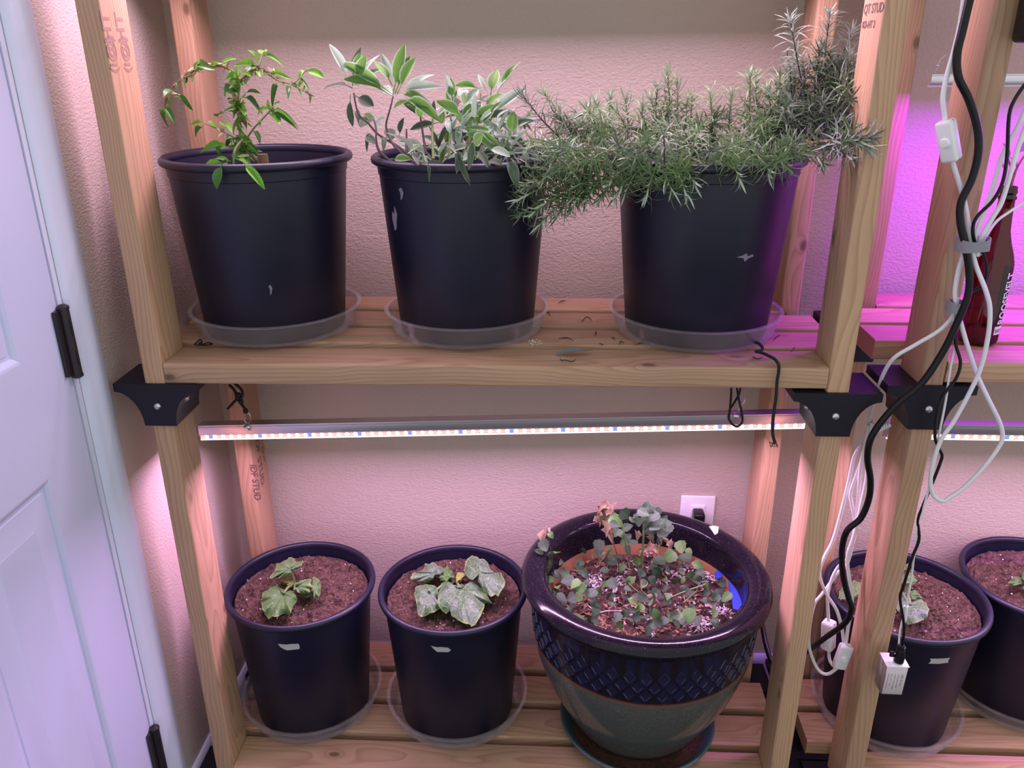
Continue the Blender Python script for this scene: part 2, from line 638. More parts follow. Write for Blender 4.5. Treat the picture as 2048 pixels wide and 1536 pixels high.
# ------------------------------------------------------------------ plant racks
L = 1.147
H = 0.940
SCREW = MB().lathe([(0.0066, 0.0), (0.0064, 0.0012), (0.005, 0.0030), (0.0028, 0.0040), (0.0, 0.0043)], (0, 0, 0), 16)
SCREW.box((-0.0030, -0.0006, 0.0036), (0.0030, 0.0006, 0.0046))
SCREW.box((-0.0006, -0.0030, 0.0036), (0.0006, 0.0030, 0.0046))
SCREW_ME = SCREW.mesh('screw')
DEPTH = 0.420
BW, BT = 0.089, 0.038
GAP = (DEPTH - 4 * BW) / 3


def bracket_profile(xc, zt):
    pts = [(-0.074, 0.0), (-0.074, -0.015)]
    for k in range(9):
        t = math.radians(90 - k * 90 / 8)
        pts.append((-0.074 + 0.045 * math.cos(t), -0.080 + 0.065 * math.sin(t)))
    pts += [(-x, z) for x, z in reversed(pts)]
    return [(xc + x, zt + z) for x, z in pts]


def build_rack(x0, zoff, label, tilt, stick):
    """x0 = inner face of the left posts"""
    base = (x0 + L / 2, DEPTH / 2, ZF)
    rack = thing('plant_rack', label, 'shelf rack', base)
    posts_x = (x0 - 0.019, x0 + L + 0.019)
    for level, zt in enumerate((-H + zoff, zoff, H + zoff)):
        for k in range(4):
            yc = BW / 2 + k * (BW + GAP)
            if k in (0, 3):
                xa, xb = x0 + 0.001, x0 + L - 0.001
            else:
                xa, xb = x0 + stick[0], x0 + L + stick[1]
            zl, zr = tilt if (k == 0 and level == 1) else (0, 0)
            mw = Matrix.Translation(((xa + xb) / 2, yc, zt - BT / 2 + (zl + zr) / 2)) @ Matrix.Rotation(-math.atan2(zr - zl, xb - xa), 4, 'Y')
            if (k + level) % 2:
                mw = mw @ Matrix.Rotation(math.pi, 4, 'Z')
            inst('shelf_board', lumber(xb - xa), M['lumber'], rack, mw)
        for xc in posts_x:
            for yc, s in ((BW / 2, -1), (DEPTH - BW / 2, 1)):
                zb = zt - BT - 0.004
                br = part('corner_bracket', MB().prism(bracket_profile(xc, zb), 1, yc - 0.0505, yc + 0.0505), M['bracket'], rack, True, 35)
                inst('screw', SCREW_ME, M['steel'], br, frame(Vector((xc, yc - 0.0505, zb - 0.042)), Vector((1, 0, 0)), Vector((0, 0, 1)), Vector((0, -1, 0))))
                sgn = 1 if xc < x0 else -1
                t = math.radians(38)
                cx_, cz_ = xc + sgn * (0.074 - 0.045 * math.cos(t)), zb - 0.080 + 0.065 * math.sin(t)
                nx, nz = sgn * math.cos(t) * 0.82, -math.sin(t)
                nv = Vector((nx, 0, nz)).normalized()
                inst('screw', SCREW_ME, M['steel'], br, frame(Vector((cx_, yc - 0.018, cz_)), nv.cross(Vector((0, 1, 0))) * -1, Vector((0, 1, 0)), nv))
    spans = [(ZF + 0.001, -H + zoff - BT - 0.06), (-H + zoff - BT - 0.02, zoff - BT - 0.064), (zoff - BT - 0.022, H + zoff - BT - 0.064)]
    posts = {}
    for i, xc in enumerate(posts_x):
        for j, yc in enumerate((BW / 2, DEPTH - BW / 2)):
            for lv, (za, zb) in enumerate(spans):
                rot = Matrix.Rotation(-math.pi / 2, 4, 'Y') @ Matrix.Rotation(math.pi * ((i + j + lv) % 2), 4, 'X')
                o = inst('post', lumber(zb - za), M['lumber'], rack, Matrix.Translation((xc, yc, (za + zb) / 2)) @ rot)
                posts[(i, j, lv)] = o
    return rack, posts


rack1, posts1 = build_rack(0.0, 0.0, 'left wooden plant rack nearest the white door, carrying six pots', (-0.005, 0.0015), (-0.044, 0.054))
rack2, posts2 = build_rack(1.338, 0.016, 'right wooden plant rack with the cable bundle on its front post', (0, 0), (-0.080, 0.050))
INKSET = [M['ink']]


def stamp(post, s, size, origin, xdir, ydir, bold=0.0, ink='ink'):
    me = text_mesh(s, size, bold=bold)
    xd, yd = Vector(xdir).normalized(), Vector(ydir).normalized()
    zd = xd.cross(yd)
    o = link('ink_stamp', me, M[ink])
    o.parent = post
    post_mw = Matrix.Translation(ORI[rack1]) @ post.matrix_local
    o.matrix_local = post_mw.inverted() @ frame(Vector(origin) + zd * 0.0004, xd, yd, zd)
    return o


def pstamp(post, s, size, uv, x, xdir, ydir, bold=0.0):
    stamp(post, s, size, px_(uv[0], uv[1], x), xdir, ydir, bold)


# mill stamps on the inner faces of the studs
P_FL, P_FR, P_BL = posts1[(0, 0, 2)], posts1[(1, 0, 2)], posts1[(0, 1, 1)]
for dyy in (0.022, 0.064):
    stamp(P_FL, 'HT', 0.034, (0.0, dyy, 0.512), (0, 0, 1), (0, -1, 0), 0.0007, 'ink_faint')
    stamp(P_FL, '(i@)', 0.030, (0.0, dyy, 0.469), (0, 0, 1), (0, -1, 0), 0.0007, 'ink_faint')
stamp(P_BL, 'IDF STUD', 0.030, (0.0, 0.365, -0.325), (0, 0, -1), (0, 1, 0), 0.0004)
stamp(P_BL, 'IDF STUD', 0.022, (-0.006, DEPTH - BW, -0.375), (0, 0, -1), (1, 0, 0), 0.0004)
stamp(P_BL, 'KD HT', 0.014, (0.0, 0.398, -0.365), (0, 0, -1), (0, 1, 0), 0.0003)
stamp(P_FR, 'QT STUD', 0.019, (L, 0.082, 0.548), (0, -1, 0), (0, 0, 1), 0.0003)
stamp(P_FR, 'KD-HT 2', 0.014, (L, 0.080, 0.528), (0, -1, 0), (0, 0, 1), 0.0003)

# ------------------------------------------------------------------ LED strips
LED_DOME = MB().lathe([(0.0041, 0.0), (0.0038, 0.0018), (0.0026, 0.0032), (0.0, 0.0038)], (0, 0, 0), 10)
LED_MESH = {}
for kind in ('white', 'red', 'blue', 'magenta'):
    LED_MESH[kind] = LED_DOME.mesh('led_' + kind)
    LED_MESH[kind].materials.append(M['led_' + kind])


def led_bar(name, label, xa, xb, y, za, zb, watt, tint, leds=True, xlimit=9, scale=1.0, magenta=False, tilt=20, drop=0.0002):
    """an aluminium channel with a row of LED chips on its lower front chamfer; it shines down"""
    bar = thing(name, label, 'grow light', ((xa + xb) / 2, y, (za + zb) / 2), 'LED grow strips under the shelves')
    length = xb - xa
    slope = math.atan2(zb - za, length)
    prof = [(12, 34), (-12, 34), (-12, 31), (-10.5, 30.4), (-12, 29.5), (-12, 14), (-7, 1.5), (7.5, 1.5), (9, -5), (12, -5)]
    prof = [(y + a * MM * scale, b * MM * scale) for a, b in prof]
    body = MB().prism(prof, 0, xa, xb)

    def shear(mb):
        for p in mb.v:
            p.z += za + (p.x - xa) * (zb - za) / length
        return mb
    part('channel', shear(body), M['alu'], bar, True, 25)
    if leds:
        a0, b0 = Vector((0, y - 0.0118 * scale, 0.0136 * scale)), Vector((0, y - 0.0072 * scale, 0.0020 * scale))
        nrm = Vector((0, -(a0.z - b0.z), -(b0.y - a0.y))).normalized()
        q = [a0 + nrm * 0.0003, b0 + nrm * 0.0003]
        st = MB().add([(xa, q[0].y, q[0].z), (xb, q[0].y, q[0].z), (xb, q[1].y, q[1].z), (xa, q[1].y, q[1].z),
                       (xa, q[0].y + 0.001, q[0].z + 0.001), (xb, q[0].y + 0.001, q[0].z + 0.001), (xb, q[1].y + 0.001, q[1].z + 0.001), (xa, q[1].y + 0.001, q[1].z + 0.001)],
                      [(0, 1, 2, 3), (4, 7, 6, 5), (0, 4, 5, 1), (3, 2, 6, 7), (0, 3, 7, 4), (1, 5, 6, 2)])
        strip = part('circuit_strip', shear(st), M['pcb'], bar, False)
        part('strip_edge', shear(MB().prism([(y - 0.0084 * scale, 0.0018 * scale), (y - 0.0056 * scale, 0.0018 * scale), (y - 0.0056 * scale, -0.0008 * scale), (y - 0.0084 * scale, -0.0008 * scale)], 0, xa, xb)), M['led_edge'], bar, False)
        n = int(length / 0.00865)
        mid = (a0 + b0) / 2
        for i in range(n):
            x = xa + 0.006 + i * 0.00865
            if x > xlimit:
                break
            kind = 'magenta' if magenta else ('blue' if i % 12 == 2 else ('white' if i % 2 else 'red'))
            c = Vector((x, mid.y, mid.z + za + (x - xa) * (zb - za) / length)) + nrm * 0.0004
            mw = frame(c, Vector((1, 0, 0)), nrm.cross(Vector((1, 0, 0))), nrm)
            inst('led', LED_MESH[kind], None, strip, mw)
    ld = bpy.data.lights.new('strip_light', 'AREA')
    ld.shape = 'RECTANGLE'
    ld.size = length - 0.02
    ld.size_y = 0.008 * scale
    ld.energy = watt
    ld.color = tint
    lo = bpy.data.objects.new('strip_light', ld)
    COL.objects.link(lo)
    lo.parent = bar
    lo.matrix_local = Matrix.Translation(-ORI[bar]) @ Matrix.Translation(((xa + xb) / 2, y + 0.0028 * scale, (za + zb) / 2 - drop)) @ Matrix.Rotation(-slope, 4, 'Y') @ Matrix.Rotation(-math.radians(tilt), 4, 'X')
    return bar


LED_Y = 0.200
bar1 = led_bar('led_strip', 'LED grow strip with white, red and blue chips hanging above the squash pots', -0.045, 1.185, LED_Y, -0.2465, -0.1985, LED_WATT, LED_TINT)
bar2 = led_bar('led_strip', 'LED grow strip hanging in the right rack above the soil pots', 1.345, 2.53, LED_Y, -0.2180, -0.2180, LED_WATT, LED_TINT, xlimit=1.80)
bar3 = led_bar('led_strip', 'LED grow strip hanging above the herb pots near the ceiling', -0.030, 1.170, LED_Y, 0.690, 0.700, UPPER_WATT, UPPER_TINT, leds=False)
bar4 = led_bar('led_strip', 'slim magenta LED strip hanging in the right rack above the bottle', 1.338, 2.55, 0.262, 0.438, 0.441, MAGENTA_WATT, MAGENTA_TINT, leds=False, scale=0.55, tilt=8, drop=0.0045)
#PART2

# ------------------------------------------------------------------ saucers and pots
def saucer(label, cx, cy_, z0, r=0.163, h=0.043, seed=0):
    s = r / 0.163
    outer = [(0.0, 0.0), (0.140 * s, 0.0), (0.146 * s, 0.003), (0.149 * s, 0.012), (0.1505 * s, 0.0125), (0.152 * s, 0.022), (0.1535 * s, 0.0225),
             (0.1555 * s, h - 0.004), (0.1565 * s, h - 0.0015), (0.163 * s, h - 0.001), (0.1635 * s, h + 0.001), (0.155 * s, h + 0.001),
             (0.1535 * s, h - 0.003), (0.1500 * s, 0.021), (0.1475 * s, 0.012), (0.144 * s, 0.0045), (0.139 * s, 0.0020), (0.0, 0.0020)]
    mb = MB().lathe(outer, (cx, cy_, z0), 72)
    return single('pot_saucer', mb, M['clear'], label, 'saucer', (cx, cy_, z0), 'clear plastic plant saucers')


S1 = (0.143, 0.207)
S2 = (0.516, 0.206)
S3 = (0.950, 0.207)
saucer('clear plastic saucer under the pepper pot beside the left front post', *S1, 0.0018)
saucer('clear plastic saucer under the sage pot in the middle of the top shelf', *S2, 0.0018, 0.158)
saucer('clear plastic saucer under the rosemary pot near the dangling cord', *S3, 0.0018)
saucer('clear plastic saucer under the lower pot with the plain green squash seedling', 0.122, 0.211, -H + 0.0005)
saucer('clear plastic saucer under the lower pot with the silvery squash seedling', 0.468, 0.212, -H + 0.0005, 0.165)
saucer('clear plastic saucer on the right rack under the pot behind the LED driver', 1.458, 0.213, -H + 0.0165)
saucer('clear plastic saucer at the right edge of the photo under a soil pot', 1.788, 0.290, -H + 0.0165)

POTPROF = [(0.124, 0.0), (0.130, 0.002), (0.1325, 0.006), (0.1568, 0.284), (0.1585, 0.2855), (0.1600, 0.303)]


def pot_radius(t):
    """outer radius at relative height t (0..1)"""
    return 0.1315 + (0.1595 - 0.1315) * t


def nursery_pot(parent, cx, cy_, z0, h, s=1.0):
    k = h / 0.316
    prof = [(0.0, 0.0)] + [(r * s, z * k) for r, z in POTPROF] + [(0.1575 * s, 0.304 * k), (0.1540 * s, 0.272 * k), (0.1520 * s, 0.270 * k), (0.1300 * s, 0.010 * k), (0.0, 0.009 * k)]
    body = part('pot', MB().lathe(prof, (cx, cy_, z0), 72), M['pot'], parent, True, 28)
    lip = [(0.1585, 0.301), (0.1660, 0.3015), (0.1695, 0.304), (0.1705, 0.308), (0.1695, 0.3125), (0.1655, 0.3155), (0.1605, 0.3155), (0.1575, 0.3115), (0.1565, 0.304), (0.1575, 0.301)]
    part('pot_rim', MB().lathe([(r * s, z * k) for r, z in lip], (cx, cy_, z0), 72, close=True), M['pot'], body, True, 60)
    ring = [(0.1478, 0.232), (0.1508, 0.233), (0.1508, 0.236), (0.1478, 0.237)]
    part('inner_step', MB().lathe([(r * s * 1.018, z * k * 1.17) for r, z in ring], (cx, cy_, z0), 72, close=True), M['pot'], body)
    return body


def fbm(x, y, seed, oct=4, f=1.0):
    a, v, tot = 1.0, 0.0, 0.0
    for _ in range(oct):
        v += a * mnoise.noise(Vector((x * f + seed * 13.1, y * f - seed * 7.7, seed)))
        tot += a
        a *= 0.55
        f *= 2.1
    return v / tot


def soil(parent, cx, cy_, z, r, seed, mat, amp=0.010, nr=34, na=110, name='soil', dome=0.004):
    vs, fs = [(cx, cy_, z + dome)], []
    for i in range(1, nr + 1):
        rr = r * i / nr
        for k in range(na):
            t = 2 * math.pi * (k + 0.5 * (i % 2)) / na
            x, y = rr * math.cos(t), rr * math.sin(t)
            f = 1.0 if i < nr else 0.4
            dz = amp * f * (fbm(x * 40, y * 40, seed) * 0.9 + 0.9 * max(0, fbm(x * 120, y * 120, seed + 3, 3)))
            vs.append((cx + x, cy_ + y, z + dz + dome * (1 - (i / nr) ** 2)))
    for k in range(na):
        fs.append((0, 1 + k, 1 + (k + 1) % na))
    for i in range(nr - 1):
        a, b = 1 + i * na, 1 + (i + 1) * na
        for k in range(na):
            k2 = (k + 1) % na
            fs.append((a + k, b + k, b + k2, a + k2))
    o = part(name, MB().add(vs, fs), mat, parent, False)
    o['kind'] = 'stuff'
    return o


def bits(parent, name, mat, cx, cy_, z, r, n, size, seed, flat=0.6, lift=0.004):
    rg = random.Random(seed)
    mb = MB()
    for _ in range(n):
        rr, t = r * math.sqrt(rg.random()), rg.random() * 6.283
        c = Vector((cx + rr * math.cos(t), cy_ + rr * math.sin(t), z + lift))
        s = size * rg.uniform(0.5, 1.5)
        ax = [Vector((rg.gauss(0, 1), rg.gauss(0, 1), rg.gauss(0, 1))).normalized() * s for _ in range(2)]
        ax.append(ax[0].cross(ax[1]) / max(s, 1e-6) * flat)
        mb.add([c + ax[0], c - ax[0], c + ax[1], c - ax[1], c + ax[2], c - ax[2]],
               [(0, 2, 4), (2, 1, 4), (1, 3, 4), (3, 0, 4), (2, 0, 5), (1, 2, 5), (3, 1, 5), (0, 3, 5)])
    o = part(name, mb, mat, parent, False)
    o['kind'] = 'stuff'
    return o


def on_pot(cx, cy_, z0, h, s, u, v):
    """first hit of the photo ray with the pot's outer cone"""
    d = ray(u, v)
    t, best = 0.9, None
    while t < 3.0:
        p = CAM + d * t
        q = (p.z - z0) / h
        if 0 < q < 1 and math.hypot(p.x - cx, p.y - cy_) <= pot_radius(q) * s:
            return p
        t += 0.0005
    return None


def pot_patch(name, parent, pot, uv, w, hgt, mat, outline=None, label=None, lift=0.0008):
    """a thin patch stuck on the pot wall; outline in unit coordinates"""
    cx, cy_, z0, h, s = pot
    p = on_pot(cx, cy_, z0, h, s, *uv)
    th0, z1 = math.atan2(p.y - cy_, p.x - cx), p.z
    outline = outline or [(-1, -0.8), (-0.3, -1), (0.9, -0.9), (1, 0.1), (0.95, 0.9), (-0.85, 1), (-0.9, 0.2)]

    def mk(a, b, l):
        z = z1 + b * hgt / 2
        r = pot_radius((z - z0) / h) * s + l
        t = th0 + a * w / 2 / r
        return (cx + r * math.cos(t), cy_ + r * math.sin(t), z)
    n = len(outline)
    vs = [mk(a, b, lift) for a, b in outline] + [mk(a, b, 0.0) for a, b in outline] + [mk(0, 0, lift)]
    fs = [(2 * n, i, (i + 1) % n) for i in range(n)] + [(i, (i + 1) % n, n + (i + 1) % n, n + i) for i in range(n)]
    return part(name, MB().add(vs, fs), mat, parent, False, label=label)


# ------------------------------------------------------------------ leaves
def leaf_mesh(name, shape='lance', curl=0.15, fold=0.12, twist=0.0, nv=7, serr=0.0, wav=0.0, seed=0, petiole=0.0):
    """unit leaf along +Y, width along X (half width 0.5), normal +Z; uv = (across, along)"""
    rg = random.Random(seed)
    vs, fs, uvs = [], [], []
    us = (-1, -0.55, 0, 0.55, 1)
    for i in range(nv + 1):
        t = i / nv
        if shape == 'lance':
            w = math.sin(math.pi * min(1, t * 0.97 + 0.03) ** 0.9) ** 0.62
        elif shape == 'ovate':
            w = (math.sin(math.pi * t ** 0.62) ** 0.7) if 0 < t < 1 else 0
        elif shape == 'round':
            w = math.sqrt(max(0, 1 - (2 * t - 1) ** 2)) ** 0.8
        else:
            w = math.sin(math.pi * t)
        if t < petiole:
            w = 0.10
        elif petiole:
            tt = (t - petiole) / (1 - petiole)
            w = max(0.10, math.sin(math.pi * min(1, tt * 0.95 + 0.05) ** 0.9) ** 0.62)
        w = max(w, 0.03)
        if serr and 0 < i < nv:
            w *= 1 + serr * (1 if i % 2 else -1)
        tw = twist * (t - 0.3)
        for u in us:
            x = 0.5 * w * u
            z = fold * abs(u) * w - curl * (t ** 2) * 1.0 + wav * math.sin(t * 9 + seed + (2 if u > 0 else 0)) * abs(u) * 0.5
            x, z = x * math.cos(tw) - z * math.sin(tw) * 0.3, z + x * math.sin(tw)
            vs.append((x, t - 0.18 * abs(curl) * t * t, z))
            uvs.append((u * 0.5 + 0.5, t))
    k = len(us)
    for i in range(nv):
        for j in range(k - 1):
            fs.append((i * k + j, i * k + j + 1, (i + 1) * k + j + 1, (i + 1) * k + j))
    me = bpy.data.meshes.new(name)
    me.from_pydata(vs, [], fs)
    uvl = me.uv_layers.new(name='leaf')
    for lp in me.loops:
        uvl.data[lp.index].uv = uvs[lp.vertex_index]
    me.polygons.foreach_set('use_smooth', [True] * len(me.polygons))
    me.update()
    return me


def leaf_mat(name, top, edge, under, rough=0.5, vein=None, var=0.25, trans=0.25):
    mt, nt = new_mat(name)
    tc = nd(nt, 'ShaderNodeTexCoord')
    sep = nd(nt, 'ShaderNodeSeparateXYZ', {0: tc.outputs['UV']})
    a = mth(nt, 'ABSOLUTE', mth(nt, 'SUBTRACT', sep.outputs[0], 0.5))
    em = ramp(nt, a, [(0.36, 0.0), (0.49, 1.0)])
    c = mix(nt, em, top, edge)
    if vein:
        vm = ramp(nt, a, [(0.0, 1.0), (0.05, 0.0)])
        c = mix(nt, mth(nt, 'MULTIPLY', vm, 0.7), c, vein)
    geo = nd(nt, 'ShaderNodeNewGeometry')
    c = mix(nt, geo.outputs['Backfacing'], c, under)
    oi = nd(nt, 'ShaderNodeObjectInfo')
    n = noise_tex(nt, coords(nt, (1, 1, 1), rnd=5.0), 3.0, 3.0)
    k = mth(nt, 'ADD', 1 - var, mth(nt, 'MULTIPLY', mth(nt, 'ADD', oi.outputs['Random'], mth(nt, 'MULTIPLY', n, 0.6)), var * 1.2))
    hv = nd(nt, 'ShaderNodeHueSaturation', {'Color': c, 'Value': k})
    p = finish(nt, hv.outputs[0], rough)
    tl = nd(nt, 'ShaderNodeBsdfTranslucent', {'Color': hv.outputs[0]})
    mx = nd(nt, 'ShaderNodeMixShader', {0: trans, 1: p.outputs[0], 2: tl.outputs[0]})
    out = [x for x in nt.nodes if x.type == 'OUTPUT_MATERIAL'][0]
    nt.links.new(mx.outputs[0], out.inputs[0])
    return mt


M['sage'] = leaf_mat('sage_leaf', (0.150, 0.330, 0.060), (0.46, 0.62, 0.44), (0.42, 0.56, 0.42), 0.75, (0.32, 0.50, 0.22), 0.25, 0.40)
M['sage_pale'] = leaf_mat('pale_sage_leaf', (0.40, 0.56, 0.40), (0.58, 0.70, 0.60), (0.50, 0.62, 0.52), 0.85, (0.5, 0.62, 0.46), 0.25, 0.35)
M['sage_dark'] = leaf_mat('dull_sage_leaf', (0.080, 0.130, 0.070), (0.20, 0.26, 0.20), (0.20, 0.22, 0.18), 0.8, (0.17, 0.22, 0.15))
M['pep'] = leaf_mat('fresh_pepper_leaf', (0.150, 0.420, 0.035), (0.18, 0.45, 0.05), (0.22, 0.48, 0.10), 0.4, (0.28, 0.52, 0.12), 0.25, 0.40)
M['pep_dark'] = leaf_mat('dark_pepper_leaf', (0.060, 0.190, 0.030), (0.08, 0.21, 0.04), (0.16, 0.32, 0.10), 0.35, (0.12, 0.28, 0.06))
M['pep_dry'] = leaf_mat('dried_pepper_leaf', (0.46, 0.38, 0.19), (0.50, 0.42, 0.24), (0.48, 0.40, 0.25), 0.8)
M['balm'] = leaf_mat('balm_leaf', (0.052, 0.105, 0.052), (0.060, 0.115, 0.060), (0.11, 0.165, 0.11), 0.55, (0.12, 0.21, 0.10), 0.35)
M['balm_fresh'] = leaf_mat('fresh_balm_leaf', (0.13, 0.28, 0.075), (0.15, 0.30, 0.09), (0.20, 0.34, 0.15), 0.5, (0.2, 0.35, 0.13), 0.3)  # brighter, yellower green for a random share of the balm leaves
M['balm_dry'] = leaf_mat('withered_balm_leaf', (0.40, 0.30, 0.19), (0.44, 0.34, 0.23), (0.42, 0.33, 0.24), 0.85)
M['stem_g'] = plain('green_stem', (0.20, 0.27, 0.10), 0.6)
M['stem_b'] = plain('woody_stem', (0.20, 0.125, 0.07), 0.8)
M['stem_d'] = plain('dark_woody_stem', (0.075, 0.055, 0.05), 0.8)
M['needle'] = leaf_mat('rosemary_needle', (0.135, 0.235, 0.085), (0.20, 0.30, 0.14), (0.46, 0.56, 0.43), 0.45, None, 0.35, 0.15)
M['needle_grey'] = leaf_mat('grey_rosemary_needle', (0.105, 0.165, 0.090), (0.16, 0.22, 0.15), (0.40, 0.47, 0.41), 0.5, None, 0.35, 0.12)

CAMDIR = -FWD


def put_leaf(parent, me, mat, base, tip, width, normal=None, roll=0.0, name='leaf'):
    d = tip - base
    ln = d.length
    yv = d.normalized()
    nv = (normal or (CAMDIR * 0.7 + Vector((0, 0, 0.7))))
    nv = nv - yv * nv.dot(yv)
    nv = nv.normalized() if nv.length > 1e-4 else yv.orthogonal().normalized()
    xv = yv.cross(nv)
    if roll:
        xv, nv = xv * math.cos(roll) + nv * math.sin(roll), nv * math.cos(roll) - xv * math.sin(roll)
    o = link(name, me, None, parent)
    o.matrix_local = Matrix.Translation(-ORI[parent]) @ frame(base, xv * width, yv * ln, nv * ln)
    if not me.materials:
        me.materials.append(mat)
    o.material_slots[0].link = 'OBJECT'
    o.material_slots[0].material = mat
    return o


def lerp_path(pts, t):
    n = len(pts) - 1
    i = min(int(t * n), n - 1)
    return pts[i].lerp(pts[i + 1], t * n - i), (pts[i + 1] - pts[i]).normalized()


def stem(parent, pts, r0, r1, mat, name='stem', n=4, seg=6):
    sp_ = smooth_path(pts, n)
    k = len(sp_)
    rs = [r0 + (r1 - r0) * i / (k - 1) for i in range(k)]
    part(name, MB().tube(sp_, rs, seg), mat, parent)
    return sp_


# ------------------------------------------------------------------ pot 1: pepper
POT1 = (0.139, 0.209, 0.0040, 0.3250, 1.0)
pepper = thing('potted_pepper', 'sparse leggy pepper plant in a black nursery pot beside the left front post', 'potted plant', (POT1[0], POT1[1], POT1[2]))
nursery_pot(pepper, *POT1)
soil(pepper, POT1[0], POT1[1], 0.262, 0.1485, 1, M['drysoil'], 0.006)
bits(pepper, 'perlite', M['perlite'], POT1[0], POT1[1], 0.264, 0.138, 40, 0.0018, 5)
pot_patch('scuff_mark', pepper, POT1, (541, 580), 0.008, 0.020, M['scuff'], [(-0.4, -1), (0.3, -0.6), (0.9, 0.3), (0.2, 1), (-0.7, 0.7), (-0.2, 0.1)], 'pale scuff')

PEP = [leaf_mesh('pepper_leaf_%d' % i, 'lance', c, f, t, 7, 0, w, i, 0.16) for i, (c, f, t, w) in enumerate(
    [(0.25, 0.12, 0.0, 0.03), (0.55, 0.2, 0.6, 0.06), (0.9, 0.25, -0.8, 0.08), (-0.2, 0.15, 0.4, 0.05), (0.4, 0.05, 1.4, 0.05)])]
CRUMP = [leaf_mesh('crumpled_leaf_%d' % i, 'ovate', c, f, t, 6, 0.2, 0.25, i + 20) for i, (c, f, t) in enumerate([(1.2, 0.5, 1.5), (0.8, 0.6, -1.8), (1.6, 0.3, 0.8)])]
rp = random.Random(11)


def P2(u, v, y):
    return py(300 + u / 4.452, 60 + v / 4.452, y)


branches = {
    'main': ([(1000, 1190, 175), (930, 1130, 185), (870, 1080, 195), (815, 1000, 200), (800, 850, 200), (795, 720, 205), (790, 600, 205), (800, 480, 205), (770, 400, 205)], 0.0036, 0.0018, M['stem_g']),
    'second': ([(745, 1215, 150), (748, 1120, 155), (765, 1050, 165), (825, 970, 190)], 0.0022, 0.0018, M['stem_g']),
    'archleft': ([(770, 400, 205), (700, 345, 200), (620, 320, 195), (520, 330, 190), (400, 360, 180), (330, 410, 175), (230, 480, 165), (160, 570, 160), (130, 680, 155)], 0.0024, 0.0012, M['stem_b']),
    'archright': ([(790, 480, 205), (860, 400, 200), (965, 340, 195), (1080, 410, 190), (1140, 450, 185), (1250, 480, 180), (1340, 530, 175), (1460, 590, 170)], 0.0024, 0.0010, M['stem_b']),
    'up': ([(965, 340, 195), (980, 290, 200), (1000, 220, 205)], 0.0016, 0.0010, M['stem_g']),
    'tipright': ([(1250, 480, 180), (1310, 450, 180), (1390, 360, 180), (1480, 340, 180), (1540, 390, 180)], 0.0013, 0.0008, M['stem_g']),
    'lowright': ([(850, 990, 195), (920, 880, 185), (1050, 740, 170), (1100, 680, 165)], 0.0017, 0.0011, M['stem_g']),
    'lowleft': ([(800, 1000, 195), (720, 940, 185), (600, 880, 170), (480, 830, 160)], 0.0017, 0.0010, M['stem_g']),
}
bp = {}
for k, (pts, r0, r1, mt) in branches.items():
    bp[k] = stem(pepper, [P2(*p) for p in pts], r0, r1, mt, 'branch')
part('cut_stump', MB().tube([P2(1010, 1230, 172), P2(1005, 1150, 172), P2(1000, 1105, 172)], [0.0105, 0.0098, 0.0092], 9), M['stem_b'], pepper)
